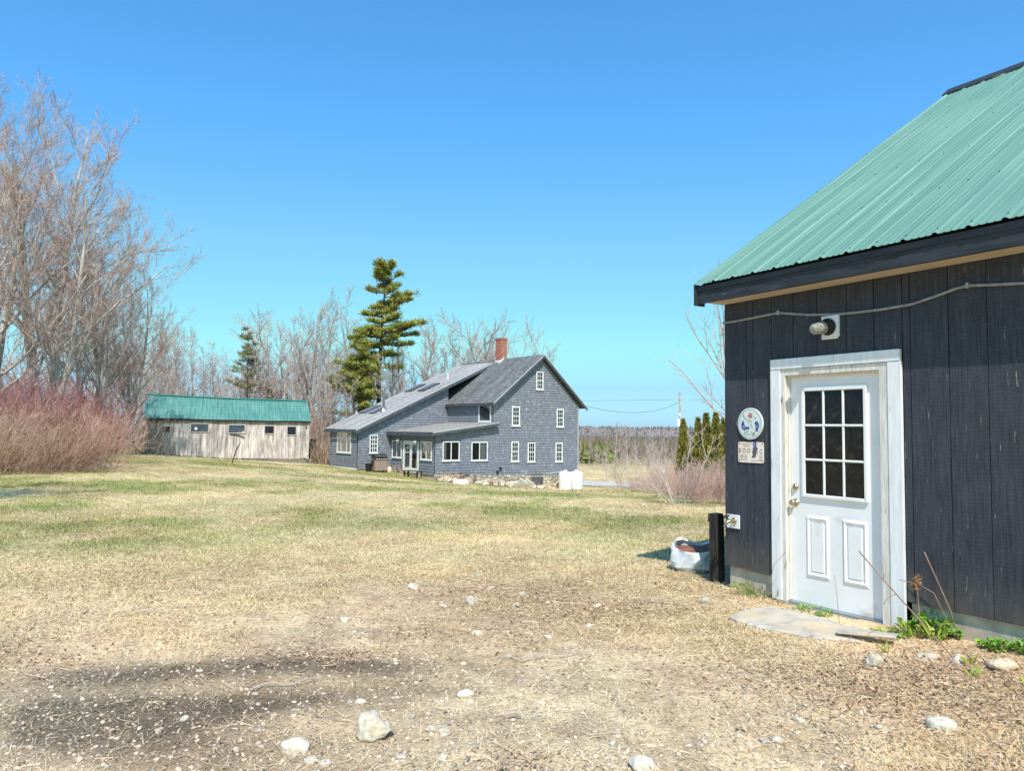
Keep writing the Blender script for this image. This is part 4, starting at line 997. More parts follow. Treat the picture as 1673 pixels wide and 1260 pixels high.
    face([(u1,v1,z0),(u0,v1,z0),(u0,v1,z1),(u1,v1,z1)],u1-u0); face([(u0,v1,z0),(u0,v0,z0),(u0,v0,z1),(u0,v1,z1)],v1-v0)
    def ringb(z0_,z1_,e):
        for P in ([(u0-e,v0-e,z0_),(u1+e,v0-e,z0_),(u1+e,v0-e,z1_),(u0-e,v0-e,z1_)],[(u1+e,v0-e,z0_),(u1+e,v1+e,z0_),(u1+e,v1+e,z1_),(u1+e,v0-e,z1_)],[(u0-e,v1+e,z0_),(u0-e,v0-e,z0_),(u0-e,v0-e,z1_),(u0-e,v1+e,z1_)],[(u1+e,v1+e,z0_),(u0-e,v1+e,z0_),(u0-e,v1+e,z1_),(u1+e,v1+e,z1_)],[(u0-e,v0-e,z1_),(u1+e,v0-e,z1_),(u1+e,v1+e,z1_),(u0-e,v1+e,z1_)],[(u0-e,v0-e,z0_),(u0-e,v1+e,z0_),(u1+e,v1+e,z0_),(u1+e,v0-e,z0_)]):
            m.add(P,[(0,1,2,3)],[(0,0),(.8,0),(.8,.15),(0,.15)])
    ringb(z1-.16,z1-.01,.03)
    m.add([(u0,v0,z1),(u1,v0,z1),(u1,v1,z1),(u0,v1,z1)],[(0,1,2,3)],[(0,0),(.7,0),(.7,1),(0,1)])
    ch = m.build('chimney',M['brick'],T,useuv=True)
    m = MB(); m.prism([(u0-.22,v0-.02,6.62),(u0-.22,v0-.02,6.78),(9.1,v0-.02,7.18),(9.1,v0-.02,7.0)],(0,.016,0)); m.box(u0-.02,u0-.005,v0,v1,6.6,6.95); m.build('flashing',M['tank'],ch)
    # skylights lying on the long roof
    for a0,a1,v0,v1 in ((3.45,4.85,9.0,10.0),(3.45,4.85,7.0,8.0),(-.45,.9,9.0,10.1),(-.5,.5,7.55,8.35)):
        sl = (6.92-1.42)/12.0; nn = Vector((-sl,0,1)).normalized()
        m = MB(); P = [Vector((a,v,zs(a)+.003)) for a,v in ((a0,v0),(a1,v0),(a1,v1),(a0,v1))]
        m.prism([tuple(p) for p in P],nn*.10); s = m.build('skylight',M['skylight_frame'],T)
        i = .09; P = [Vector((a,v,zs(a)+.003))+nn*.104 for a,v in ((a0+i,v0+i),(a1-i,v0+i),(a1-i,v1-i),(a0+i,v1-i))]
        m = MB(); m.add([tuple(p) for p in P],[(0,1,2,3)]); m.build('skylight_pane',M['skyglass'],s)
    u,v = .07,7.16; z = zs(u)
    m = MB(); m.lathe((u,v,z-.05),[(.085,0),(.085,1.12)],14); m.lathe((u,v,z+1.03),[(.12,0),(.12,.14),(.13,.15),(.13,.2)],14)
    p = m.build('stove_pipe',M['pipe'],T,smooth=False); m = MB(); m.lathe((u,v,z-.06),[(.26,0),(.12,.24),(.1,.26)],14); m.build('pipe_flashing',M['grey_metal'],p)
    m = MB(); m.lathe((5.63,7.13,zs(5.63)-.05),[(.05,0),(.05,.55)],10); m.build('vent_pipe',M['tank'],T)
    # stone foundation: individually shaped rubble faced wall under the siding
    m = MB(); m.prism([(UM,.02,-3.2),(UR-.03,.02,-3.3),(UR-.03,.02,-1.85),(UM,.02,-1.61)],(0,.3,0)); m.prism([(.02,.03,-3),(UM-.002,.03,-3.2),(UM-.002,.03,-1.6),(.02,.03,-1.43)],(0,.3,0))
    m.prism([(.02,.34,-2.6),(.02,VB,-2.6),(.02,VB,-1.49),(.02,.34,-1.43)],(.3,0,0)); m.prism([(UL+.02,VB+.03,-2.4),(.0,VB+.03,-2.4),(.0,VB+.03,-1.40),(UL+.02,VB+.03,-1.33)],(0,.3,0)); m.prism([(UL+.03,VB+.34,-2.4),(UL+.03,9.9,-2.4),(UL+.03,9.9,-1.28),(UL+.03,VB+.34,-1.32)],(.3,0,0))
    m.build('foundation',M['concrete'],T)
    q = np.random.default_rng(8); VV = []; FF = []; CC = []; nb = 0
    a = UM+.1
    for a in np.arange(.1,UR-.1,.2):
        zt = -1.44-(a/UR)*.44
        z = zt-.02
        while z > -3.0:
            h = q.uniform(.1,.22)
            if not (8.15 < a < 9.3):
                V,F = stone_mesh(int(q.integers(1e6)),.13*q.uniform(.8,1.35),h/.2,sub=2,irr=.3)
                V = V*np.array((1.15,.55,1))+np.array((a+q.uniform(-.05,.05),.0,z-h/2))
                VV.append(V); FF.append(F+nb); nb += len(V); t = q.uniform(.45,1.15); CC.append(np.tile(np.array((t,t*.93,t*.84)),(len(V),1)))
            z -= h
    mk('rubble_facing',np.concatenate(VV),np.concatenate(FF),M['stone'],T,col=np.concatenate(CC),smooth=True)
    m = MB(front(0)); m.box(8.2,9.25,.0,.06,-2.75,-1.86); m.box(8.12,8.2,.0,.075,-2.75,-1.84); m.box(9.25,9.33,.0,.075,-2.75,-1.86); m.build('cellar_hatch',M['rake_paint'],T)
    m = MB(left(UL)); m.box(VB,9.9,.028,.05,-1.36,-1.26); m.build('skirt_board',M['white_win'],T)
    # entry lanterns and small fittings
    for v,z in ((4.39,.76),(2.05,.70)):
        m = MB(left(0)); m.tube([(v,.03,z),(v,.14,z+.06),(v,.22,z)],.018,6); L = m.build('entry_lantern',M['iron'],T)
        m = MB(); m.lathe((-.22,v,z-.10),[(.16,0),(.13,.06),(.04,.14),(.02,.17)],12); m.build('lantern_shade',M['white_win'],L)
        m = MB(); m.lathe((-.22,v,z-.28),[(.06,0),(.085,.04),(.08,.15),(.05,.18)],12); m.build('lantern_glass',M['jar'],L)
    m = MB(front(0)); m.box(5.3,5.45,.028,.16,-1.25,-1.08); m.box(5.05,5.2,.028,.16,-1.5,-1.34); m.build('wall_vent',M['iron'],T)
    return T
M['rake_paint'] = pmat('slate_trim_paint',(.060,.068,.085),(.11,.12,.145),5,(1,1,1),.7,.1,.004)
M['skylight_frame'] = pmat('skylight_frame_metal',(.05,.05,.055),(.09,.09,.095),5,(1,1,1),.5,0)
M['skyglass'] = pmat('skylight_glass',(.10,.11,.13),(.16,.17,.19),2,(1,1,1),.25,0,spec=.4)
M['pipe'] = pmat('stove_pipe_metal',(.20,.20,.22),(.42,.42,.44),4,(1,1,.5),.35,0,metal=.8)
HS = house()
def hw(u, v, z=None):
    x = HO[0]+HU[0]*u+HV[0]*v; y = HO[1]+HU[1]*u+HV[1]*v
    return (x,y,tz1(x,y) if z is None else z)

# ---------------- things standing round the house
def tanks():
    for i,(u,lab) in enumerate(((10.80,'white upright gas tank at the house wall, left one of the pair'),(11.90,'white upright gas tank at the house wall, right one nearest the corner'))):
        x,y,z = hw(u,-.85); 
        T = thing('gas_tank',lab,'gas tank',(x,y,-2.90),HT)
        m = MB(); m.lathe((0,0,0),[(.40,0),(.42,.03),(.47,.06),(.49,.12),(.49,1.16),(.475,1.26),(.42,1.34),(.30,1.39),(.12,1.405)],28); m.build('tank_body',M['tank'],T,smooth=True)
        m = MB(); m.lathe((0,0,1.38),[(.14,0),(.14,.10),(.10,.14)],16); m.build('valve_cover',M['tank'],T,smooth=False)
    m = MB(); m.tube([(0,0,0),(-.35,.1,-.02),(-.9,.55,-.16),(-1.5,.8,-.2)],.014,6); x,y,z = hw(10.84,-.85,-1.46)
    o = m.build('gas_line',M['tank'],None,smooth=True); o.location = (x,y,-1.46); o.rotation_euler = (0,0,HT); tag(o,'thin pale gas pipe from the white tanks to the house wall','pipe')
tanks()
def grill():
    x,y,z = hw(-1.6,4.55); z = tz1(x,y)
    T = thing('gas_grill','gas grill with a row of shiny knobs and reddish slatted cabinet beside the house','grill',(x,y,z),HT-.05)
    m = MB(); m.box(-.48,.48,-.3,.3,.1,.86); cab = m.build('cabinet',M['grill_red'],T,bevel=.01)
    m = MB()
    for i in range(12): m.box(-.45+i*.077,-.40+i*.077,-.315,-.3005,.14,.78)
    m.build('slats',M['grill_slat'],cab)
    m = MB(); m.box(-.5,.5,-.33,.31,.865,.95); pan = m.build('control_panel',M['iron'],T,bevel=.01)
    for i in range(5):
        m = MB(); m.lathe((-.36+i*.18,-.33,.905),[(.038,0),(.038,.03),(.03,.05)],12,(0,-1,0)); m.build('knob',M['tank'],pan)
    m = MB(); P = [(-.47,.30,.955),(-.47,-.30,.955),(-.47,-.31,1.06),(-.47,-.22,1.18),(-.47,-.05,1.25),(-.47,.12,1.24),(-.47,.30,1.1)]
    m.prism(P,(.94,0,0)); lid = m.build('lid',M['iron'],T,bevel=.01)
    m = MB(); m.tube([(-.4,-.30,1.09),(-.4,-.37,1.1),(.4,-.37,1.1),(.4,-.30,1.09)],.016,8); m.build('handle',M['grey_metal'],lid)
    for s in (-1,1):
        m = MB(); m.box(*((-.85,-.502) if s < 0 else (.502,.85)),-.26,.26,.87,.91); m.build('side_shelf',M['grey_metal'],T)
    for a in (-.42,.42):
        for b in (-.24,.24):
            m = MB(); m.lathe((a,b-.02,.055),[(.055,0),(.055,.04)],12,(0,1,0)); m.build('wheel',M['black'],T)
    m = MB(); x,y,z = hw(-2.35,4.7); m.lathe((0,0,0),[(.17,0),(.23,.5),(.24,.5),(.24,.53),(.21,.53)],18); o = m.build('bucket',M['black'],None); o.location = (x,y,tz1(x,y)+.02); tag(o,'black bucket on the ground left of the grill','bucket')
M['grill_red'] = pmat('reddish_cabinet',(.26,.15,.12),(.36,.22,.17),7,(1,1,1),.7,.1)
M['grill_slat'] = pmat('greyed_slats',(.30,.24,.21),(.42,.35,.30),9,(1,1,1),.8,.1)
grill()
def bench():
    x,y,z = hw(-.75,1.5)
    T = thing('low_bench','dark low wooden bench standing before the french doors','bench',(x,y,z),HT-1.35)
    m = MB()
    for i in range(4): m.box(-.75,.75,-.24+i*.125,-.13+i*.125,.40,.44)
    m.build('seat',M['dark_wood'],T)
    for a in (-.62,.62):
        for b in (-.18,.18): m = MB(); m.box(a-.04,a+.04,b-.04,b+.04,0,.398); m.build('leg',M['dark_wood'],T)
    x,y,z = hw(1.9,-1.15)
    T = thing('patio_table','thin round glass topped patio table on the rubble by the front wall','table',(x,y,z),HT)
    m = MB(); m.lathe((0,0,.70),[(.62,0),(.64,.012),(.62,.024)],32); m.build('table_top',M['skyglass'],T)
    for i in range(4):
        c,s = math.cos(i*1.5708+.6),math.sin(i*1.5708+.6); m = MB(); m.tube([(c*.12,s*.12,.69),(c*.2,s*.2,.3),(c*.42,s*.42,-.05)],.016,6); m.build('leg',M['iron'],T)
bench()
def rubble():
    q = random.Random(21); k = 0
    for i in range(64):
        u = q.uniform(.2,8.0); v = -q.uniform(.5,2.3) if u > 2 else -q.uniform(.5,1.5); x,y,z = hw(u,v)
        t = q.uniform(.7,1.15)
        stone(x,y,q.uniform(.25,.8),'tumbled pale stone in the rubble along the house front','tumbled stones along the house front',tone=(t,t*.95,t*.87),squash=q.uniform(.5,.9),seed=900+i,z=tz1(x,y)+.04)
    for u,v,w,lab in ((5.2,-2.4,.62,'pale square stone slab tilted against the rubble, left of two'),(5.75,-2.35,.66,'pale square stone slab tilted against the rubble, right of two')):
        x,y,z = hw(u,v); m = MB(); m.box(-.34,.34,-.06,.06,-.1,.62,.02); o = m.build('stone_slab',M['slab_pale'],bevel=.02); o.location = (x,y,z); o.rotation_euler = (.55,.5,HT-.2); tag(o,lab,'stone slab')
    x,y,z = hw(.9,-1.7); stone(x,y,1.35,'long low cream boulder in front of the corner of the entry',tone=(1.35,1.3,1.2),squash=.45,seed=77,z=z-.06,irr=.12)
    x,y,z = hw(-.85,4.6); stone(x,y,.62,'upright buff stone standing right of the grill',tone=(1.25,1.12,.95),squash=1.0,seed=78,z=z-.05,irr=.12)
M['slab_pale'] = pmat('pale_cut_stone',(.55,.52,.47),(.74,.71,.66),5,(1,1,1),.9,.3,.02)
rubble()
def car():
    x,y = -12.6,66.2; z = tz1(x,y)
    T = thing('parked_car','black car parked behind the far end of the house, only its tail showing','car',(x,y,z),R(10))
    # body from cross sections along the length
    L = [(-2.25,.45,.62,.70),(-2.2,.34,.72,.82),(-1.9,.28,.88,.88),(-1.2,.24,.93,.9),(0,.24,.92,.9),(1.2,.24,.88,.9),(1.9,.26,.80,.86),(2.2,.34,.68,.8),(2.28,.45,.58,.7)]
    n = 16; V = []
    for a,zl,zh,hwid in L:
        for i in range(n):
            an = 6.28319*i/n; c,s = math.cos(an),math.sin(an); f = lambda t: math.copysign(abs(t)**.45,t)
            V.append((a,hwid*f(c),(zl+zh)/2+(zh-zl)/2*f(s)))
    F = [(j*n+i,j*n+(i+1)%n,(j+1)*n+(i+1)%n,(j+1)*n+i) for j in range(len(L)-1) for i in range(n)]
    mk('body',np.array(V),[np.array(F),np.array([list(range(n))[::-1]]),np.array([[(len(L)-1)*n+i for i in range(n)]])],M['car_paint'],T,smooth=True)
    m = MB(); m.add([(-1.75,-.76,.9),(1.15,-.76,.9),(1.15,.76,.9),(-1.75,.76,.9),(-1.15,-.58,1.42),(.3,-.58,1.42),(.3,.58,1.42),(-1.15,.58,1.42)],[(4,5,6,7),(0,1,5,4),(1,2,6,5),(2,3,7,6),(3,0,4,7)]); m.build('cabin_glass',M['skyglass'],T)
    m = MB(); m.box(-1.1,.25,-.56,.56,1.422,1.45); m.build('roof_panel',M['car_paint'],T,bevel=.01)
    for a in (-1.4,1.4):
        for b in (-.82,.82):
            m = MB(); m.lathe((a,b-.1 if b > 0 else b-.1,.32),[(.32,0),(.33,.04),(.33,.16),(.32,.2)],20,(0,1,0)); w = m.build('wheel',M['black'],T)
            m = MB(); m.lathe((a,b-.115 if b < 0 else b+.1,.32),[(.18,0),(.18,.015)],16,(0,1,0)); m.build('rim',M['grey_metal'],w)
    m = MB(); m.box(-2.285,-2.24,-.26,.26,.56,.69); m.build('number_plate',M['tank'],T)
    for b in (-.6,.6): m = MB(); m.box(-2.235,-2.1,b-.14,b+.14,.66,.78); m.build('tail_light',M['sign_red'],T)
M['car_paint'] = pmat('black_car_paint',(.008,.009,.012),(.014,.015,.02),2,(1,1,1),.2,0,spec=.6)
car()

# ================================================================== BARN (long weathered shed)
def barn():
    T = thing('barn','long low weathered board barn with a sagging green metal roof and five small windows','barn',(BO[0],BO[1],0),BT)
    def zb(u): return -.43-.39*min(1,max(0,(u+5.5)/5.6))+.02*max(0,u)/5.8
    def zt(u): return 2.07-.10*(u+5.5)/11.3-.03*math.sin((u+5.5)/11.3*math.pi)
    m = MB(); u = -5.5; q = random.Random(6)
    while u < 5.79:
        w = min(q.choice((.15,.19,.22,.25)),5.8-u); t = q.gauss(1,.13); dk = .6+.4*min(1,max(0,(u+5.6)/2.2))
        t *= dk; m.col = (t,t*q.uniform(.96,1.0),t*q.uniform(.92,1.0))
        o = q.uniform(0,.012)
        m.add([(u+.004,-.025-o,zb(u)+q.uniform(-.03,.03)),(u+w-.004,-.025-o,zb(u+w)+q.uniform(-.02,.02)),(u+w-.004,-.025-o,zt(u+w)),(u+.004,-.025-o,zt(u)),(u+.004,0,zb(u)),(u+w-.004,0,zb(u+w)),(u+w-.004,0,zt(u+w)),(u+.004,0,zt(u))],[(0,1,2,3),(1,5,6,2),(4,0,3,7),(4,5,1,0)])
        u += w
    m.col = (.18,.17,.16)
    m.prism([(-5.5,.001,zb(-5.5)),(0,.001,zb(0)),(5.8,.001,zb(5.8)),(5.8,.001,1.95),(-5.5,.001,2.03)],(0,.06,0))
    m.col = (.75,.72,.7)
    for a in (-5.5,5.74): m.prism([(a,.07,-.9),(a,3.95,-.9),(a,3.95,2.0),(a,2.0,3.7),(a,.07,2.0)],(.06,0,0))
    m.box(-5.44,5.74,3.9,3.95,-.9,1.95)
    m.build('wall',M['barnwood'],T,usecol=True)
    # roof sheet with ribs, sagging ridge
    us = []; u = -5.66; k = 0
    while u < 5.92:
        for a,h in ((0,0),(.01,.022),(.03,.022),(.04,0),(.13,0)): us.append((u+a,h))
        u += .26
    V = []; UV = []; rows = 6; n = len(us)
    def rz(u): return 3.84-.235*(u+5.6)/11.4-.05*math.sin((u+5.6)/11.4*math.pi)
    for side in (0,1):
        for r in range(rows+1):
            t = r/rows
            for a,h in us:
                e = zt(a)+.03 if side == 0 else 1.9
                yy = -.22+(2.0+.22)*t if side == 0 else 4.15+(2.0-4.15)*t
                V.append((a-.1*t*(1 if a > 5 else 0),yy,e+(rz(a)-e)*t+h*.9+.012*math.sin(a*1.7+t*5))); UV.append((a,t*2.9+side*5))
    b = (rows+1)*n
    F = [(s*b+r*n+i,s*b+r*n+i+1,s*b+(r+1)*n+i+1,s*b+(r+1)*n+i) for s in (0,1) for r in range(rows) for i in range(n-1)]
    mk('roof',np.array(V),np.array(F),M['barn_roof'],T,uv=np.array(UV))
    m = MB(); m.beam((-5.66,-.2,zt(-5.5)-.10),(5.9,-.2,zt(5.8)-.10),(0,.03,0),(0,0,.11)); m.build('fascia',M['dark_wood'],T)
    m = MB()
    for a in (-5.62,5.86): m.beam((a,-.2,zt(a)-.08),(a,2.0,rz(a)-.08),(.03,0,0),(0,0,.09)); m.beam((a,4.1,1.8),(a,2.0,rz(a)-.08),(.03,0,0),(0,0,.09))
    m.build('rake_board',M['dark_wood'],T)
    m = MB(); m.prism([(-5.66,1.86,rz(-5.66)-.05),(-5.66,2.0,rz(-5.66)+.05),(-5.66,2.14,rz(-5.66)-.05)],(.02,0,0))
    for i in range(11):
        a,b2 = -5.6+i*1.05,-5.6+(i+1)*1.05
        for s in (-1,1): m.beam((a,2.0,rz(a)+.045),(b2,2.0,rz(b2)+.045),(0,s*.15,-.07),(0,0,.008))
    m.build('ridge_cap',M['barn_metal'],T)
    xf = lambda p: (p[0],-.037-p[1],p[2])
    def bwin(a0,a1,z0,z1,mat):
        fw = .07; m = MB(xf)
        m.box(a0-fw,a0,.0,.03,z0-fw,z1+fw); m.box(a1,a1+fw,.0,.03,z0-fw,z1+fw); m.box(a0,a1,.0,.03,z1,z1+fw); m.box(a0-.02,a1+.02,.0301,.05,z0-.05,z0-.001); m.box(a0,a1,.0,.03,z0-fw,z0)
        w = m.build('window',M['barn_trim'],T)
        m = MB(xf); m.add([(a0,.004,z0),(a1,.004,z0),(a1,.004,z1),(a0,.004,z1)],[(0,1,2,3)]); m.build('pane',mat,w); return w
    bwin(-4.37,-3.87,1.06,1.50,M['pane_murky']); w = bwin(-2.5,-1.33,1.12,1.70,M['pane_blue'])
    m = MB(xf); m.lathe((-2.16,.006,1.36),[(.10,0),(.10,.006)],16,(0,1,0)); m.build('pale_disc',M['tank'],w)
    w = bwin(.07,1.17,1.08,1.64,M['pane_blue'])
    m = MB(xf); m.add([(.6,.007,1.09),(.78,.007,1.13),(.9,.007,1.1),(1.0,.007,1.18),(1.14,.007,1.22),(1.16,.007,1.085)],[(0,1,2,3,4,5)]); m.build('torn_sheet',M['curtain'],w)
    bwin(2.6,3.24,1.05,1.6,M['pane_dark']); bwin(4.22,4.84,.97,1.57,M['pane_dark'])
    m = MB(xf); m.tube([(.17,.05,.985),(.5,.06,.96),(.85,.07,.88),(1.16,.08,.75)],.035,6); m.build('sprung_board',M['dark_wood'],T)
    m = MB(xf); m.box(5.66,5.82,.0,.02,-.85,1.9); m.build('corner_board',M['barn_trim'],T)
    m = MB(xf); m.lathe((5.6,.0,1.55),[(.06,0),(.05,.1)],10,(0,1,0)); m.build('flood_lamp',M['iron'],T)
    # lattice skirt
    m = MB(xf); a0,a1,z1_,z0_ = .4,5.78,-.85,-1.28
    for i in range(62):
        a = a0+(a1-a0)*i/61
        for s in (-1,1):
            m.beam((a,.005+.004*s,z0_),(a+s*.42,.005+.004*s,z1_),(.02,0,0),(0,.006,0))
    m.build('lattice_skirt',M['barn_trim'],T)
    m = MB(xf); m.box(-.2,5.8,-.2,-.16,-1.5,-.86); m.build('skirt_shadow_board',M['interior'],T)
    return T
M['barn_trim'] = pmat('greyed_barn_trim',(.42,.39,.37),(.62,.59,.56),7,(4,4,1),.9,.2)
M['pane_murky'] = pmat('murky_green_pane',(.015,.022,.018),(.05,.065,.05),6,(1,1,1),.2,0,spec=.4)
M['pane_blue'] = pmat('bluish_pane',(.045,.055,.085),(.085,.10,.14),3,(1,1,1),.15,0,spec=.5)
M['pane_dark'] = pmat('dark_pane',(.012,.012,.018),(.03,.03,.042),3,(1,1,1),.2,0,spec=.4)
def barnroofmat():
    m, nt, b = nodes('barn_roof_sheet')
    uv = coords(nt,'UV')
    n1 = noise(nt, coords(nt,'UV',(4,.6,1)), 1.3, 5); n2 = noise(nt, uv, .5, 4)
    c = ramp(nt,n1,[(.3,(.075,.215,.19)),(.7,(.15,.335,.295))])
    c = mixc(nt,'MULTIPLY',1,c,ramp(nt,n2,[(.3,(.72,.85,.85)),(.7,(1.2,1.12,1.1))]))
    br = N(nt,'ShaderNodeTexBrick'); br.offset = 0; br.inputs['Scale'].default_value = 1; br.inputs['Brick Width'].default_value = .26; br.inputs['Row Height'].default_value = .42; br.inputs['Mortar Size'].default_value = .014
    br.inputs['Color1'].default_value = br.inputs['Color2'].default_value = (1,1,1,1); br.inputs['Mortar'].default_value = (.5,.55,.55,1)
    nt.links.new(uv, br.inputs['Vector']); c = mixc(nt,'MULTIPLY',1,c,br.outputs['Color'])
    nt.links.new(c, b.inputs['Base Color']); b.inputs['Roughness'].default_value = .5; b.inputs['Specular IOR Level'].default_value = .35; return m
M['barn_roof'] = barnroofmat()
barn()
def bw3(u, v): 
    x = BO[0]+BU[0]*u+BV[0]*v; y = BO[1]+BU[1]*u+BV[1]*v; return x,y,tz1(x,y)
def barn_things():
    x,y,z = bw3(6.15,.6); m = MB(); m.box(-.22,.22,-.03,.03,-.3,1.9); o = m.build('leaning_sheet',M['iron'],None); o.location = (x,y,z); o.rotation_euler = (-.12,.03,BT-.2); tag(o,'narrow dark sheet leaning at the right end of the barn','sheet')
    x,y,z = bw3(6.5,.2); m = MB(); m.box(-.75,.75,-.1,.1,-.03,.03); o = m.build('plank',M['bark_plank'],None); o.location = (x,y,z+.35); o.rotation_euler = (0,.75,BT); tag(o,'slanting brown plank propped on the ground beyond the barn','plank')
    x,y = -15.8,43.0; m = MB(); m.tube([(0,0,-.2),(.25,.02,.7),(.48,.04,1.15)],[.04,.035,.028],6); o = m.build('leaning_pole',M['dark_wood'],None); o.location = (x,y,tz1(x,y)); tag(o,'thin dark pole stuck aslant in the lawn before the barn','pole')
    q = np.random.default_rng(4); x,y,z = bw3(-6.7,-.6); n = 70; m = MB()
    for i in range(n):
        a = q.uniform(0,6.28); c = q.normal(0,.38,2); L = q.uniform(.3,.9); h = abs(q.normal(.25,.25)); d = (math.cos(a)*L/2,math.sin(a)*L/2*.6,q.normal(0,.22))
        m.tube([(c[0]-d[0],c[1]-d[1],max(0,h-d[2])),(c[0]+d[0],c[1]+d[1],max(.02,h+d[2]))],q.uniform(.02,.06),5)
    o = m.build('brush_pile',M['dark_wood'],None); o.location = (x,y,z-.05); tag(o,'dark heap of cut wood and brush at the left end of the barn','brush pile')
M['bark_plank'] = pmat('brown_plank',(.20,.12,.08),(.34,.22,.15),5,(.5,4,4),.9,.2)
barn_things()

# ================================================================== TREES
def tubes(P, Rr, sides):
    """P (B,N,3) polylines, Rr (B,N) radii -> verts, quads"""
    B, Nn, _ = P.shape
    T = np.empty_like(P); T[:,1:-1] = P[:,2:]-P[:,:-2]; T[:,0] = P[:,1]-P[:,0]; T[:,-1] = P[:,-1]-P[:,-2]
    T /= np.linalg.norm(T,axis=2,keepdims=True)+1e-9
    ref = np.where(np.abs(T[:,:,2:3]) > .9, np.array((1.,0,0)), np.array((0,0,1.)))
    ref = np.repeat(ref[:,:1],Nn,1)
    A = np.cross(T,ref); A /= np.linalg.norm(A,axis=2,keepdims=True)+1e-9; C = np.cross(T,A)
    an = np.arange(sides)*2*np.pi/sides
    V = P[:,:,None]+(A[:,:,None]*np.cos(an)[None,None,:,None]+C[:,:,None]*np.sin(an)[None,None,:,None])*Rr[:,:,None,None]
    idx = np.arange(B*Nn*sides).reshape(B,Nn,sides)
    a = idx[:,:-1]; b = idx[:,1:]
    F = np.stack([a,np.roll(a,-1,2),np.roll(b,-1,2),b],-1).reshape(-1,4)
    return V.reshape(-1,3), F
def join(parts):
    V = []; F = []; n = 0
    for v,f in parts: V.append(v); F.append(f+n); n += len(v)
    return np.concatenate(V), np.concatenate(F)
def nrm(v): return v/(np.linalg.norm(v,axis=-1,keepdims=True)+1e-9)
def poly_grow(q, p0, d0, L, n, up, wob):
    B = len(p0); P = np.empty((B,n,3)); P[:,0] = p0; d = nrm(d0)
    for k in range(1,n):
        P[:,k] = P[:,k-1]+d*(L/(n-1))[:,None]
        d = nrm(d+np.array((0,0,up))+q.normal(0,wob,(B,3)))
    return P
def children(q, P, Rr, n, t0, t1, ang, ratio, npts, up, wob, rr, rmin, plen, shape=.5, jit=.25, rmax=1e9):
    B, Nn, _ = P.shape
    t = t0+(t1-t0)*((np.arange(n)[None]+q.random((B,n)))/n)
    x = t*(Nn-1); i = np.minimum(x.astype(int),Nn-2); f = (x-i)[...,None]
    bi = np.arange(B)[:,None]
    p = P[bi,i]*(1-f)+P[bi,i+1]*f; tan = nrm(P[bi,i+1]-P[bi,i]); r = Rr[bi,i]*(1-f[...,0])+Rr[bi,i+1]*f[...,0]
    az = np.arange(n)[None]*2.39996+q.uniform(0,6.28,(B,1))+q.normal(0,.5,(B,n))
    ref = np.where(np.abs(tan[...,2:3]) > .9, np.array((1.,0,0)), np.array((0,0,1.)))
    A = nrm(np.cross(tan,ref)); C = np.cross(tan,A)
    a = ang*(1+q.normal(0,jit,(B,n)))
    d = tan*np.cos(a)[...,None]+(A*np.cos(az)[...,None]+C*np.sin(az)[...,None])*np.sin(a)[...,None]
    L = plen[:,None]*ratio*(1-shape*(t-t0)/(t1-t0+1e-9))*q.uniform(.65,1.2,(B,n))
    p = p.reshape(-1,3); d = d.reshape(-1,3); L = L.ravel(); r0 = np.clip(r.ravel()*rr,rmin,rmax)
    Q = poly_grow(q,p,d,L,npts,up,wob)
    R2 = r0[:,None]*np.linspace(1,.35,npts)[None]; R2 = np.maximum(R2,rmin*.6)
    return Q, R2, L
def bare_tree(seed, H, stems, r0, spec, lean=.1, wob=.06, spread=0, up0=.05, base_r=.25, sides=(8,5,3,3), leans=None):
    """stems: number of trunks; spec: list of levels (n,t0,t1,ang,ratio,npts,up,wob,rr,rmin,shape)"""
    q = np.random.default_rng(seed)
    az = q.uniform(0,6.28,stems)
    p0 = np.c_[np.cos(az)*base_r*(stems>1),np.sin(az)*base_r*(stems>1),np.full(stems,-.3)]
    d0 = np.c_[np.cos(az)*spread,np.sin(az)*spread,np.ones(stems)]+q.normal(0,lean,(stems,3))
    if leans is not None: d0 = np.array(leans,float)
    L = H*q.uniform(.8,1.0,stems); L[0] = H
    P = poly_grow(q,p0,d0,L,12,up0,wob)
    Rr = r0*np.linspace(1,.12,12)[None]**1.0*(L/H)[:,None]; Rr[:,0] *= 1.35
    trunk = [tubes(P,Rr,sides[0])]; crown = []
    for k,s in enumerate(spec):
        n,t0,t1,ang,ratio,npts,up,wb,rr,rmin,shape = s
        P,Rr,L = children(q,P,Rr,n,t0,t1,ang,ratio,npts,up,wb,rr,rmin,L,shape)
        (trunk if k == 0 else crown).append(tubes(P,Rr,sides[min(k+1,3)]))
    return join(trunk), join(crown)
def tree_thing(name, label, cat, geo, mats, loc, rz=0, group=None, scale=1):
    T = thing(name,label,cat,loc,rz,group); T.scale = (scale,)*3
    mk('trunk',geo[0][0],geo[0][1],mats[0],T,smooth=True); mk('crown',geo[1][0],geo[1][1],mats[1],T)
    return T
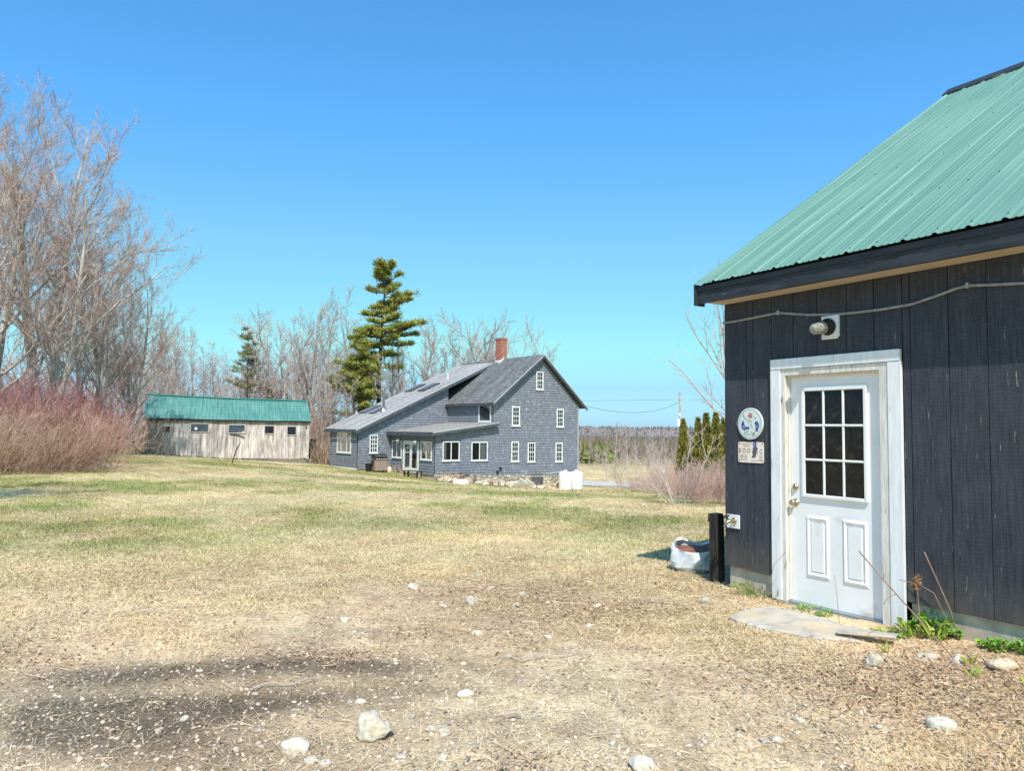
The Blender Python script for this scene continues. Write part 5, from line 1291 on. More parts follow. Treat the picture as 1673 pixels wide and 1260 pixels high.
#         n  t0  t1  ang ratio npts up   wob  rr  rmin shape
BIG  = [(13,.20,.97,.78,.50, 10,.12,.13,.40,.02,.5),(10,.15,1,.62,.44,8,.11,.15,.5,.011,.45),(9,.12,1,.60,.42,6,.09,.16,.6,.0085,.4),(7,.12,1,.58,.46,4,.07,.18,.75,.0064,.3)]
FOR_ = [(12,.30,.98,.62,.34, 8,.10,.14,.5,.022,.55),(9,.15,1,.65,.42,6,.06,.18,.6,.013,.4),(8,.15,1,.65,.45,3,.04,.2,.7,.0095,.3)]
SLIM = [(14,.35,.98,.75,.20, 7,.10,.14,.5,.02,.5),(7,.15,1,.7,.45,5,.05,.18,.6,.013,.4),(7,.15,1,.65,.48,3,.03,.2,.7,.0095,.3)]
MAPL = [(10,.16,.92,.60,.50, 9,.09,.13,.6,.025,.5),(9,.15,1,.6,.42,6,.07,.17,.6,.013,.4),(9,.15,1,.6,.42,3,.05,.2,.7,.0095,.3)]
def gl(x, y): return (x, y, tz1(x,y)-.05)
big1 = bare_tree(101,16.8,3,.26,BIG,lean=.05,wob=.05,base_r=.45,leans=[(.03,.05,1),(.24,-.05,1),(-.2,.1,1)])
big2 = bare_tree(102,17.0,1,.25,BIG,lean=.05,wob=.05)
big3 = bare_tree(103,15.0,2,.26,BIG,lean=.05,wob=.06,spread=.16,base_r=.3)
fa = bare_tree(201,12,1,.17,FOR_,wob=.05); fb = bare_tree(202,12,1,.15,SLIM,wob=.04); fc = bare_tree(203,11,3,.15,MAPL,spread=.22,base_r=.3); fd = bare_tree(204,12,2,.15,FOR_,spread=.12,base_r=.25); fe = bare_tree(205,11,1,.2,MAPL,wob=.06); fg = bare_tree(206,12,5,.10,SLIM,spread=.2,base_r=.5)
# the big trees at the left edge
t1 = tree_thing('bare_tree','big pale many stemmed bare tree, its right limb reaching widest over the thicket','tree',big1,(M['bark'],M['twig_mauve']),gl(-22.6,37),rz=0)
t2 = tree_thing('bare_tree','tall straight bare tree standing directly left of the wide many stemmed tree','tree',big2,(M['bark'],M['twig_mauve']),gl(-25.6,40),rz=1)
t3 = tree_thing('bare_tree','twin stemmed bare tree rising at the left edge of the picture','tree',big3,(M['bark'],M['twig_mauve']),gl(-24.0,36),rz=2)
dup(t1,gl(-25.0,46),2.2,.74,'dark many stemmed bare tree just right of and behind the wide pale one')
dup(t2,gl(-29.4,37.5),3,1.0,'tall bare tree partly cut off by the left picture edge'); dup(t3,gl(-33.5,44),1.3,1.1,'tall bare twin trunk tree farthest back at the left picture edge')
dup(t2,gl(-24.3,43.5),2.6,.80,'upright bare tree filling the crown just right of the wide pale one')
dup(t3,gl(-24.6,48.5),4,.72,'smaller bare twin trunk tree beside the left end of the barn')
dup(t2,gl(-27.6,55),5,.55,'low slender bare tree right behind the left end of the barn')
dup(t3,gl(-11.9,13.6),.6,.62,'bare tree just beyond the left edge, only its top twigs in view')
# woodland behind barn and house: every trunk its own tree
WB = [(fa,'a'),(fb,'b'),(fc,'c'),(fd,'d'),(fe,'e'),(fg,'g')]
protos = []
def wood(px_list, group, label):
    for (kind,x,y,h,rz) in px_list:
        p = protos_by.get(kind); loc = gl(x,y)
        if p is None:
            T = tree_thing('bare_tree',label,'tree',geo[kind],(M['bark_pale'],M['twig_mauve']),loc,rz,group,h/H0[kind]); protos_by[kind] = T
        else: dup(p,loc,rz,h/H0[kind],label,group)
protos_by = {}; geo = dict(a=fa,b=fb,c=fc,d=fd,e=fe,g=fg); H0 = {}
for k,(tr,cr) in geo.items(): H0[k] = max(tr[0][:,2].max(), cr[0][:,2].max())
# (kind, bearing tangent from the viewer, distance, treetop elevation tangent)
def B(kind, bt, d, top): x = bt*d; return (kind, x, d, 1.6+top*d-tz1(x,d), random.uniform(0,6.28))
g1 = [B('a',-.468,66,.150),B('d',-.450,74,.135),B('c',-.432,70,.138),B('b',-.415,78,.120),B('g',-.402,75,.105),B('b',-.388,80,.115),B('e',-.375,84,.095),B('g',-.492,70,.13),B('c',-.51,72,.15),B('d',-.53,78,.16),B('a',-.56,66,.18),B('b',-.60,70,.2),B('g',-.63,64,.19),B('e',-.66,74,.22),B('c',-.48,84,.12)]
wood(g1,'bare trees behind the left half of the barn','bare grey tree in the wood behind the left half of the barn')
wood([B('b',-.3445,76,.158)],None,'single tall dark trunked bare tree rising above the barn beside the small pine')
g2 = [B('d',-.328,82,.118),B('c',-.306,78,.124),B('e',-.290,80,.162),B('a',-.272,84,.165),B('c',-.255,82,.160),B('d',-.236,80,.166),B('b',-.221,86,.150),B('g',-.205,78,.135),B('a',-.198,90,.186),B('g',-.262,74,.10),B('g',-.235,72,.085),B('b',-.315,88,.135),B('b',-.28,90,.15),B('d',-.35,86,.10),B('c',-.365,88,.105),B('g',-.33,76,.085),B('e',-.245,92,.145)]
wood(g2,'bare trees in the gap between barn and house','bare tree in the wood seen between the barn and the house')
g3 = [B('a',-.158,85,.135),B('b',-.142,80,.142),B('d',-.122,84,.152),B('b',-.098,82,.132),B('e',-.078,80,.136),B('g',-.058,84,.130),B('c',-.036,80,.152),B('e',-.014,84,.156),B('c',.014,78,.150),B('b',-.11,92,.12),B('g',-.165,90,.11),B('d',-.045,92,.125),B('e',.022,92,.12),B('g',-.135,76,.1)]
wood(g3,'bare trees standing behind the house roof','bare tree rising behind the long roof of the house')
g4 = [B('b',.103,112,-.004),B('g',.118,110,-.022),B('b',.135,88,.012),B('g',.150,112,-.024),B('b',.164,100,-.012),B('c',.180,104,-.020),B('g',.192,100,-.016),B('b',.203,92,-.004),B('c',.216,98,-.012),B('g',.242,100,-.004),B('b',.09,130,-.008),B('b',.152,74,.010),B('b',.186,70,.004),B('b',.126,78,-.006),B('a',.3,95,.02),B('d',.36,90,.03)]
wood(g4,'thin bare trees along the far field','thin bare tree along the far field right of the house')

# ---- conifers
def needles(q, C, n, rad, size, flat=1.0, upb=.15):
    """clumps: centres C (K,3), n blades each within radius; returns verts, tris, colours"""
    K = len(C); c = np.repeat(C,n,0); N_ = K*n
    off = q.normal(0,1,(N_,3)); off = nrm(off)*(q.random((N_,1))**.5)*np.repeat(rad,n)[:,None]; off[:,2] *= flat
    d = nrm(off+q.normal(0,.35,(N_,3))*np.repeat(rad,n)[:,None]+np.array((0,0,upb))*np.repeat(rad,n)[:,None])
    L = size*q.uniform(.6,1.4,N_); w = L*.10
    s = nrm(np.cross(d,q.normal(0,1,(N_,3))))*w[:,None]; p = c+off*.75
    V = np.stack([p-s,p+s,p+d*L[:,None]],1).reshape(-1,3); F = np.arange(N_*3).reshape(-1,3)
    return V, F, np.repeat(off[:,2]/np.repeat(rad*flat+1e-6,n),3)
def pine(name, label, loc, branches, trunk_pts, trunk_r, seed, base=(.20,.22,.05), dark=(.05,.07,.025), size=.26, clump=.42, rz=0, dens=26, group=None):
    q = np.random.default_rng(seed); T = thing(name,label,'tree',loc,rz,group)
    tp = np.array(trunk_pts,float); n = 14
    tt = np.linspace(0,1,n); cum = np.linspace(0,1,len(tp)); P = np.stack([np.interp(tt,cum,tp[:,k]) for k in range(3)],1)
    parts = [tubes(P[None],(trunk_r*np.linspace(1,.12,n))[None],8)]
    C = []; Rd = []
    for z,az,L,rise in branches:
        k = np.interp(z,P[:,2],np.arange(n)); p = np.array([np.interp(k,np.arange(n),P[:,j]) for j in range(3)])
        m = 6; s = np.linspace(0,1,m); d = np.array((math.cos(az),math.sin(az),0))
        pl = p+d*L*s[:,None]+np.array((0,0,1))*(rise*L*s+.10*L*np.maximum(0,s-.6)*1.5)[:,None]
        parts.append(tubes(pl[None],(max(.02,trunk_r*.22)*np.linspace(1,.25,m))[None],4))
        side = np.array((-d[1],d[0],0))
        for j in range(max(4,int(L/.17))):
            f = q.uniform(.28,1.0); b = np.array([np.interp(f,s,pl[:,i]) for i in range(3)])
            C.append(b+side*q.normal(0,.22*L*(1.15-f)*.9)+np.array((0,0,q.uniform(0,.16)))); Rd.append(clump*q.uniform(.5,1.1)*(1.1-.45*f))
        C.append(pl[-1]); Rd.append(clump*.75)
    C = np.array(C); Rd = np.array(Rd)
    v,f = join(parts); mk('trunk',v,f,M['bark_dark'],T,smooth=True)
    V,F,hh = needles(q,C,dens,Rd,size,.62,.6)
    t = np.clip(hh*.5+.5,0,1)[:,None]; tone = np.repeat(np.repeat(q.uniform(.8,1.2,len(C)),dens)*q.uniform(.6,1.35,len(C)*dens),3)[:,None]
    col = (np.array(dark)*(1-t)+np.array(base)*t)*tone; yb = np.repeat(q.random(len(C)*dens) < .2,3); col[yb] = col[yb]*np.array((1.45,1.12,.9))  # clump tops coloured as lit, undersides as shaded
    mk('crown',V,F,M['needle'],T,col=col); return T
q = np.random.default_rng(31)
brs = []
def lev(z, L, k, bias=0, rise=.1):
    for i in range(k):
        az = q.uniform(0,6.28); l = L*q.uniform(.55,1.1)*(1+bias*math.cos(az)); brs.append((z+q.uniform(-.5,.5),az,max(.4,l),rise+q.uniform(-.14,.22)))
# tall irregular white pine behind the house
zb_ = tz1(-13.6,78)
for z,L,k,b,r in ((19.4,.9,6,.0,1.1),(18.9,1.3,6,-.1,.8),(18.2,1.6,6,.2,.5),(17.3,1.9,6,-.1,.25),(16.3,1.8,5,.2,.15),(15.3,1.7,5,.1,.12),(14.3,2.1,5,.0,.08),(13.4,2.2,5,.2,.03),(12.3,2.1,5,.1,0),(11.2,1.7,5,.2,-.02),(10.2,1.4,4,.1,-.05)): lev(z,L,k,b,r)
brs += [(16.9,.15,3.4,.08),(16.2,-.3,3.0,.05),(13.9,.05,4.4,.03),(13.6,-.25,4.0,.02),(12.9,.3,3.8,0),(11.9,.1,3.2,-.02),(9.6,.2,2.2,-.08),(9.2,2.9,1.5,-.1),(14.9,3.0,2.2,.05),(13.2,3.3,2.3,0)]
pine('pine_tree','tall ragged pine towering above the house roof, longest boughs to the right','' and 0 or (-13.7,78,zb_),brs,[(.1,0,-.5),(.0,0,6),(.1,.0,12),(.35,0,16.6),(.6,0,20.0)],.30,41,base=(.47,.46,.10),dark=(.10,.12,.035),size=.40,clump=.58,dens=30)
brs = []
for z,L,k in ((12.3,.5,4),(11.6,.9,6),(10.8,1.3,7),(9.9,1.7,8),(9.0,2.1,9),(8.1,2.5,9),(7.3,2.7,9),(6.6,2.8,7),(5.6,2.2,5),(4.6,2.4,4)): lev(z,L,k,-.2,.12)
pine('pine_tree','bushy yellow green pine at the left foot of the tall ragged pine',(-15.3,76,tz1(-15.3,76)),brs,[(0,0,-.5),(0,0,6),(.1,0,12.6)],.2,42,base=(.48,.49,.11),dark=(.13,.16,.045),size=.36,clump=.62,dens=34)
brs = []
for z,L,k in ((11.9,.4,4),(11.2,.7,5),(10.4,1.0,6),(9.5,1.2,6),(8.6,1.4,7),(7.7,1.5,7),(6.9,1.5,6),(6.2,1.7,5)): lev(z,L,k,-.15,.15)
pine('pine_tree','small narrow olive pine with a bare lower trunk above the barn roof',(-26.6,76,tz1(-26.6,76)),brs,[(.1,0,-.5),(.1,0,5),(0,0,12.2)],.14,43,base=(.40,.36,.17),dark=(.16,.15,.08),size=.3,clump=.42,dens=11)
brs = []
for z,L,k in ((6.6,.5,4),(6.0,.9,6),(5.2,1.2,6),(4.4,1.5,7),(3.6,1.7,7),(2.8,1.8,7)): lev(z,L,k,0,.1)
pine('pine_tree','thin brownish young pine peeking over the middle of the barn ridge',(-24.4,77,tz1(-24.4,77)),brs,[(0,0,-.3),(0,0,6.8)],.1,44,base=(.42,.35,.21),dark=(.18,.15,.10),size=.28,clump=.4,dens=8)
# ---- arborvitae hedge by the workshop corner
def cedar(seed, H, R0):
    q = np.random.default_rng(seed); n = 5200
    z = q.random(n)**.85; r = R0*np.clip(1-z**1.35,0,1)**.75*(1-.25*np.exp(-(z/.10)**2))
    az = q.uniform(0,6.28,n); lump = 1+.16*np.sin(az*5+z*22)+.10*np.sin(az*3-z*37); f = q.uniform(.55,1.05,n)
    P = np.c_[np.cos(az)*r*f*lump,np.sin(az)*r*f*lump,z*H]
    d = nrm(np.c_[np.cos(az)*.5,np.sin(az)*.5,np.full(n,1.1)]+q.normal(0,.25,(n,3)))
    L = H*.05*q.uniform(.6,1.4,n); s = nrm(np.cross(d,q.normal(0,1,(n,3))))*(L*.25)[:,None]
    V = np.stack([P-s*.4,P+s,P+d*L[:,None],P-s],1).reshape(-1,3); b = np.arange(n)[:,None]*4
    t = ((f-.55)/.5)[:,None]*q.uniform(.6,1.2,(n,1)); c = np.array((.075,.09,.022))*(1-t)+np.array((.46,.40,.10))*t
    return V,[b+np.array([[0,1,2]]),b+np.array([[0,2,3]])],np.repeat(c,4,0),H
def cedar_thing(seed, H, R0, loc, label):
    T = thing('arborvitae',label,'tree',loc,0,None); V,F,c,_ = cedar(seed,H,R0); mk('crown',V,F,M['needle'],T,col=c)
    mk('trunk',*tubes(np.array([[(0,0,-.2),(0,0,H*.5),(0,0,H*.9)]],float),np.array([[.09,.06,.02]]),6),M['bark_dark'],T); return T
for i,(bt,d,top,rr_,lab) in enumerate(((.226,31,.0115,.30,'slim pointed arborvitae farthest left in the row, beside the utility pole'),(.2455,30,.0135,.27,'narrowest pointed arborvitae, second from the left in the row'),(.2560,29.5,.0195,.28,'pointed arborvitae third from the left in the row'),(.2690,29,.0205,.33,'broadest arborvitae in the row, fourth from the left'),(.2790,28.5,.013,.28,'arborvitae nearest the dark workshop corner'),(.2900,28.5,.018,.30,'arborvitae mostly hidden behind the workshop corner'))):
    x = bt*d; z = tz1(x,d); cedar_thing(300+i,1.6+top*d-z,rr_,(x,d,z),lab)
# ---- shrubs
def shrub(seed, H, R0, stems, kids1, kids2, spread=.5, r=.012, up=.06, droop=0):
    q = np.random.default_rng(seed)
    a = q.uniform(0,6.28,stems); rad = R0*np.sqrt(q.random(stems)); p0 = np.c_[np.cos(a)*rad,np.sin(a)*rad,np.full(stems,-.05)]
    d0 = np.c_[np.cos(a)*spread*rad/R0,np.sin(a)*spread*rad/R0,np.ones(stems)]+q.normal(0,.22,(stems,3))
    L = H*q.uniform(.55,1.1,stems); P = poly_grow(q,p0,d0,L,7,up,.12); Rr = r*np.linspace(1,.35,7)[None]*q.uniform(.7,1.2,(stems,1))
    main = tubes(P,Rr,4); crown = []
    P,Rr,L = children(q,P,Rr,kids1,.2,1,.6,.42,5,.08,.14,.7,r*.45,L,.4); crown.append(tubes(P,Rr,3))
    if kids2: P,Rr,L = children(q,P,Rr,kids2,.15,1,.6,.5,3,.05,.15,.8,r*.36,L,.3); crown.append(tubes(P,Rr,3))
    return main, join(crown)
def shrub_thing(label, geo, mat, x, y, rz=0, sc=1, group=None, name='bare_shrub'):
    T = thing(name,label,'shrub',gl(x,y),rz,group); T.scale = (sc,)*3 if not isinstance(sc,tuple) else sc
    mk('stems',*geo[0],mat,T); mk('twigs',*geo[1],mat,T); return T
sA = shrub(401,3.1,1.6,70,7,5,.6,.016); sB = shrub(402,2.6,1.4,110,6,5,.6,.013)
sC = shrub(403,2.2,1.1,90,7,4,.5,.012)
G = 'red twigged shrubs of the left thicket'; LB = 'dense red twigged shrub in the thicket at the left edge of the lawn'
r1 = shrub_thing(LB,sA,M['red_twig'],-17.8,28.5,0,1,G,'red_shrub')
for x,y,rz,sc in ((-19.8,29.5,1,1.0),(-20.6,33,2,1.05),(-18.6,31.5,3,.9),(-20.9,36,4,.95),(-22.6,38.8,5,.95),(-24.2,41.5,.5,.95),(-25.9,44.5,1.5,.95),(-22.8,31,3.5,1.1),(-27.6,47.5,4,.85),(-29.4,50.5,2,.8),(-25.5,36,1.2,1.15),(-28.0,42,2.7,1.15)): dup(r1,gl(x,y),rz,sc,LB,G)
t_ = shrub_thing('low tan dry shrub at the front right corner of the red thicket',sB,M['tan_twig'],-16.4,29.5,0,.9,None,'tan_shrub')
dup(t_,gl(-16.9,27.0),2,.85,'low tan dry shrub at the front of the thicket, second from its right end'); dup(t_,gl(-17.6,25.4),4,.85,'low brownish dry shrub at the front left of the thicket by the picture edge')
dup(t_,gl(-19.3,33.6),1,.8,'tan dry shrub on the right flank of the red thicket, halfway back'); dup(t_,gl(-25.0,45.2),3,.7,'tan dry shrub of the thicket nearest the barn')
dup(t_,gl(-19.3,27.2),.8,1.0,'brown dry shrub behind the front of the thicket at the left edge')
# right side bushes
p_ = shrub_thing('low pinkish dry bush in front of the slim arborvitae, left one of the row',sC,M['pink_twig'],6.7,33.5,0,.58,None,'pink_shrub')
dup(p_,gl(6.7,29.8),2,.5,'low pinkish dry bush in front of the arborvitae row, second from the left'); dup(p_,gl(6.15,26.2),4,.5,'low pinkish dry bush right of the many stemmed bare shrub')
dup(p_,gl(6.25,23.6),1,.58,'pinkish dry bush against the workshop corner below the arborvitae'); dup(p_,gl(7.4,26.5),3,.62,'tall pinkish dry bush half hidden by the workshop corner'); dup(p_,gl(6.3,37.0),5,.42,'small pinkish dry bush nearest the pale driveway')
sD = shrub(404,3.2,.45,10,6,4,.65,.022,.03)
b_ = shrub_thing('many stemmed bare grey shrub with arching twigs standing on the lawn edge','' and 0 or sD,M['twig'],5.15,23.2,0,.78)
dup(b_,gl(8.9,60),2,1.15,'bare grey shrub beside the far end of the pale driveway'); dup(b_,gl(10.4,52),4,.95,'bare grey shrub behind the pinkish bushes left of the arborvitae')
tw = bare_tree(501,6.4,3,.075,[(9,.25,.95,.55,.42,7,.06,.09,.6,.012,.4),(5,.2,1,.55,.42,5,.03,.12,.65,.006,.4),(3,.2,1,.6,.45,3,.02,.15,.7,.0045,.3)],spread=.3,base_r=.25,leans=[(-.22,0,1),(-.05,0,1),(.1,.1,1)])
tree_thing('bare_tree','young bare tree leaning out from behind the workshop corner under the eave','tree',tw,(M['twig'],M['twig']),gl(6.55,20.5),rz=0)
# ---- brush under the woodland and dry garden stalks: uncountable
def brush():
    q = np.random.default_rng(61)
    segs = []
    def strip(n, b0, b1, d0, d1, h0, h1):
        bt = q.uniform(b0,b1,n); d = q.uniform(d0,d1,n); x = bt*d; z = tz(x,d); h = q.uniform(h0,h1,n)*(.6+.8*fbm(x*.25,d*.25,5))
        p = np.c_[x,d,z-.1]; dr = np.c_[q.normal(0,.3,(n,2)),np.ones(n)]
        P = poly_grow(q,p,dr,h,4,.02,.16); segs.append((P,np.repeat((.013+.00012*d)[:,None],4,1)*np.linspace(1,.5,4)))
    strip(2600,-.47,-.385,62,80,1.5,4.5); strip(4200,-.39,-.18,66,84,1.5,5.0); strip(2500,-.20,.03,70,88,2,5); strip(1500,-.75,-.45,48,75,1,4); strip(900,-.268,-.238,58,66,.8,2.2)
    P = np.concatenate([s[0] for s in segs]); Rr = np.concatenate([s[1] for s in segs])
    v,f = tubes(P,Rr,3); c = np.repeat(np.array((.36,.26,.20))*q.uniform(.5,1.35,(len(P),1))*np.array((1,1,1)),12,0)
    tag(mk('undergrowth',v,f,M['brushm'],col=c),'tan leafless undergrowth at the foot of the woodland','undergrowth',kind='stuff')
    # dry stalks of the flower beds along the house front
    n = 1500; u = q.uniform(-.6,8,n); vv = -q.uniform(.15,2.2,n); k = (u < 0); vv[k] = q.uniform(0,5,k.sum()); u[k] = -q.uniform(.15,1.5,k.sum())
    x = HO[0]+HU[0]*u+HV[0]*vv; y = HO[1]+HU[1]*u+HV[1]*vv
    k = fbm(x*.9,y*.9,3) > .52; x = x[k]; y = y[k]; n = len(x)
    P = poly_grow(q,np.c_[x,y,tz(x,y)-.03],np.c_[q.normal(0,.35,(n,2)),np.ones(n)],q.uniform(.15,.75,n),4,0,.16)
    v,f = tubes(P,np.full((n,4),.011),3); c = np.repeat(np.array((.52,.36,.27))*q.uniform(.55,1.3,(n,1)),12,0)
    tag(mk('dry_stalks',v,f,M['brushm'],col=c),'brown dry flower stalks in the beds along the house front','dry stalks',kind='stuff')
brush()
# ---- far forest and hill
def far():
    q = np.random.default_rng(71)
    # hill ridge
    nx, ny = 260, 40; bt = np.linspace(-2.2,2.2,nx); V = []
    for j in range(ny):
        d = 620+j*22
        t = j/(ny-1); prof = np.sin(np.clip(t*1.25,0,1)*np.pi/2)
        crest = 8.5+7*(fbm(bt*6+3,bt*0+1,8)-.5)-14*np.clip((bt-.3),0,1.5)-10*np.clip((-.05-bt),0,1.5)
        V.append(np.c_[bt*d,np.full(nx,d),-6+prof*(crest+2)*1.0])
    V = np.concatenate(V); i = np.arange(ny-1)[:,None]*nx+np.arange(nx-1)[None]
    F = np.stack([i,i+1,i+nx+1,i+nx],-1).reshape(-1,4)
    o = mk('hill',V,F,M['hillm'],smooth=True); o['kind'] = 'structure'
    # trees of the hill and the far side of the field: one mass
    parts = []; cols = []
    def firs(n, b0, b1, d0, d1, h0, h1, zf, c0, c1, wf=.22):
        b = q.uniform(b0,b1,n); d = q.uniform(d0,d1,n); x = b*d; z = zf(x,d,b); h = q.uniform(h0,h1,n)
        K = 5; Vv = []; 
        for k in range(K):   # ragged tiers of spiky triangles
            for s in range(6):
                an = q.uniform(0,6.28,n); r = h*wf*(1-k/K)*q.uniform(.6,1.2,n); zz = z+h*(.12+.80*k/K); up = h*.30
                an2 = an+1.1
                Vv.append(np.stack([np.c_[x+np.cos(an)*r,d+np.sin(an)*r,zz-h*.05*q.random(n)],np.c_[x+np.cos(an2)*r,d+np.sin(an2)*r,zz-h*.05*q.random(n)],np.c_[x,d,np.minimum(zz+up,z+h)]],1))
        A = np.stack(Vv,1).reshape(-1,3); parts.append((A,np.arange(len(A)).reshape(-1,3)))
        t = np.array(c0)+(np.array(c1)-np.array(c0))*q.random((n,1)); cols.append(np.repeat(t,K*18,0)*q.uniform(.7,1.25,(len(A),1)))
    flat = lambda x,d,b: tz(x,d)-.2
    def hillz(x,d,b):
        t = (d-620)/(22*39); prof = np.sin(np.clip(t*1.25,0,1)*np.pi/2)
        crest = 8.5+7*(fbm(b*6+3,b*0+1,8)-.5)-14*np.clip((b-.3),0,1.5)-10*np.clip((-.05-b),0,1.5)
        return -6+prof*(crest+2)-.5
    firs(800,-.1,.75,700,1350,3,6.5,hillz,(.13,.14,.115),(.19,.19,.155),.28)
    firs(1800,-.1,.75,640,1350,2.5,4.5,hillz,(.30,.24,.225),(.38,.31,.29),.5)
    firs(150,-.05,.7,150,240,3.0,4.6,flat,(.085,.11,.04),(.19,.20,.075),.26)
    firs(50,.085,.13,135,160,3.4,4.6,flat,(.14,.17,.04),(.25,.26,.07),.3)
    v = np.concatenate([p[0] for p in parts]); n = 0; f = []
    for p in parts: f.append(p[1]+n); n += len(p[0])
    tag(mk('far_evergreens',v,np.concatenate(f),M['needle'],col=np.concatenate(cols)),'evergreens and dull treetops of the far wood and hill','far wood',kind='stuff')
    n = 4200; b = q.uniform(-.08,.8,n); d = q.uniform(128,230,n); x = b*d; h = q.uniform(2.6,4.6,n)
    P = poly_grow(q,np.c_[x,d,tz(x,d)-.2],np.c_[q.normal(0,.08,(n,2)),np.ones(n)],h,4,.02,.05)
    v1,f1 = tubes(P,np.full((n,4),.05)*np.linspace(1,.4,4),3)
    C,Rr,L = children(q,P,np.full((n,4),.04),5,.25,1,.6,.3,3,.08,.1,.7,.035,h,.5); v2,f2 = tubes(C,Rr,3)
    c1 = np.repeat(np.array((.30,.235,.215))*q.uniform(.5,1.35,(n,1)),12,0); c2 = np.repeat(np.repeat(np.array((.29,.215,.20))*q.uniform(.6,1.2,(n,1)),5,0),9,0)
    tag(mk('far_bare_wood',np.concatenate([v1,v2]),np.concatenate([f1,f2+len(v1)]),M['brushm'],col=np.concatenate([c1,c2])),'grey leafless wood on the far side of the field','far wood',kind='stuff')
def hillmat():
    m, nt, b = nodes('wooded_hillside')
    n1 = noise(nt, coords(nt,'Object',(.05,.05,.3)), 1, 6, .7); n2 = noise(nt, coords(nt,'Object',(.008,.008,.05)), 1, 4)
    c = ramp(nt,n1,[(.35,(.20,.165,.16)),(.62,(.34,.275,.265))]); c = mixc(nt,'MIX',ramp(nt,n2,[(.45,(0,0,0)),(.65,(.6,.6,.6))]),c,(.10,.115,.07))
    nt.links.new(c,b.inputs['Base Color']); b.inputs['Roughness'].default_value = 1; bump(nt,b,n1,1,2.0); return m
M['hillm'] = hillmat()
far()
# ---- driveway beyond the house
def driveway():
    pts = [(-14,72),(-4,68),(3,66.5),(8.5,69.5),(13,73),(22,76),(40,80)]; P = []
    xs = np.array(pts,float); t = np.linspace(0,1,60); cu = np.linspace(0,1,len(pts)); X = np.interp(t,cu,xs[:,0]); Y = np.interp(t,cu,xs[:,1])
    dx = np.gradient(X); dy = np.gradient(Y); l = np.hypot(dx,dy); nx, ny = -dy/l, dx/l
    V = []; W = [-4.4,-2.2,0,2.2,4.4]
    for i in range(60):
        for w in W:
            ww = w*(1+.08*math.sin(i*.9)); x = X[i]+nx[i]*ww; y = Y[i]+ny[i]*ww; V.append((x,y,tz1(x,y)+.05))
    F = [(i*5+j,(i+1)*5+j,(i+1)*5+j+1,i*5+j+1) for i in range(59) for j in range(4)]
    o = mk('driveway',np.array(V),np.array(F)[:,::-1],M['drive'],smooth=True); o['kind'] = 'structure'
M['drive'] = pmat('pale_gravel_drive',(.44,.40,.36),(.62,.58,.54),2,(1,1,1),1,.3,.02)
driveway()
# ---- utility pole and lines
def pole():
    x,y = .2235*96,96; z = tz1(x,y)
    T = thing('utility_pole','leaning grey utility pole with a white transformer beyond the arborvitae','utility pole',(x,y,z),0)
    top = 1.6+.050*y-z
    m = MB(); m.lathe((0,0,-.5),[(.17,0),(.12,top+.5)],10,(-.02,0,1)); m.build('pole',M['bark'],T)
    m = MB(); m.box(-.28,.28,-.2,-.1,top-.9,top-.8); m.build('crossarm',M['bark'],T)
    m = MB(); m.lathe((-.42,-.25,top-4.3),[(.2,0),(.23,.05),(.23,.9),(.15,.98)],14); m.build('transformer',M['tank'],T)
    m = MB(); m.lathe((-.3,-.3,top-3.0),[(.09,0),(.12,.3),(.05,.4)],10); m.build('cutout',M['tank'],T)
    X,Y = hw(12.9,.2)[:2]
    def line(p,q,sag,lab,r=.018):
        m = MB(); n = 20; P = []
        for i in range(n+1):
            t = i/n; P.append(tuple(Vector(p)*(1-t)+Vector(q)*t-Vector((0,0,sag*4*t*(1-t)))-Vector(p)))
        m.tube(P,r,4); o = m.build('power_line',M['wire'],None); o.location = p; tag(o,lab,'power line')
    line((x-.3,y,z+top-1.2),(X,Y,3.6),1.0,'power line dropping from the utility pole to the house gable')
    line((x-.9,y,z+top-.9),(-60,118,6.5),.6,'power line running left from the pole crossarm across the sky',.016)
    line((x+.9,y,z+top-.9),(90,80,7),.6,'power line running right from the pole toward the workshop',.016)
pole()
# ---- plants growing along the workshop wall
def leafy(seed, n, R0, H, L, wd, cols, name, label, x, y, rz=0, upright=.7):
    q = np.random.default_rng(seed); T = thing(name,label,'plant',(x,y,gz1(x,y)),rz)
    a = q.uniform(0,6.28,n); r = R0*np.sqrt(q.random(n)); h = H*q.uniform(.15,1,n)*(1-.5*(r/R0)**2)
    P = np.c_[np.cos(a)*r*.5,np.sin(a)*r*.5,np.zeros(n)]; E = np.c_[np.cos(a)*r,np.sin(a)*r,h]
    d = nrm(np.c_[np.cos(a),np.sin(a),np.full(n,upright)]+q.normal(0,.35,(n,3))); s = nrm(np.cross(d,np.array((0,0,1.))+q.normal(0,.3,(n,3))))
    nn = np.cross(s,d); l = L*q.uniform(.6,1.25,n)[:,None]; w = wd*q.uniform(.7,1.2,n)[:,None]
    V = np.stack([E,E+d*l*.35-s*w+nn*w*.3,E+d*l*.45-nn*w*.1,E+d*l*.35+s*w+nn*w*.3,E+d*l*.75-s*w*.7+nn*w*.1,E+d*l*.75+s*w*.7+nn*w*.1,E+d*l-np.array((0,0,1))*l*.25],1).reshape(-1,3); b = np.arange(n)[:,None]*7
    F3 = [b+np.array([[0,1,2]]),b+np.array([[0,2,3]]),b+np.array([[4,2,1]]),b+np.array([[5,3,2]]),b+np.array([[4,6,2]]),b+np.array([[5,2,6]])]
    c = np.array(cols[0])+(np.array(cols[1])-np.array(cols[0]))*q.random((n,1))
    mk('leaves',V,[np.concatenate(F3)],M['leafm'],T,col=np.repeat(c,7,0))
    mid = (P+E)/2+np.c_[np.zeros((n,2)),h*.12]
    mk('stems',*tubes(np.stack([P,mid,E],1),np.full((n,3),.0022),3),M['stemm'],T); return T
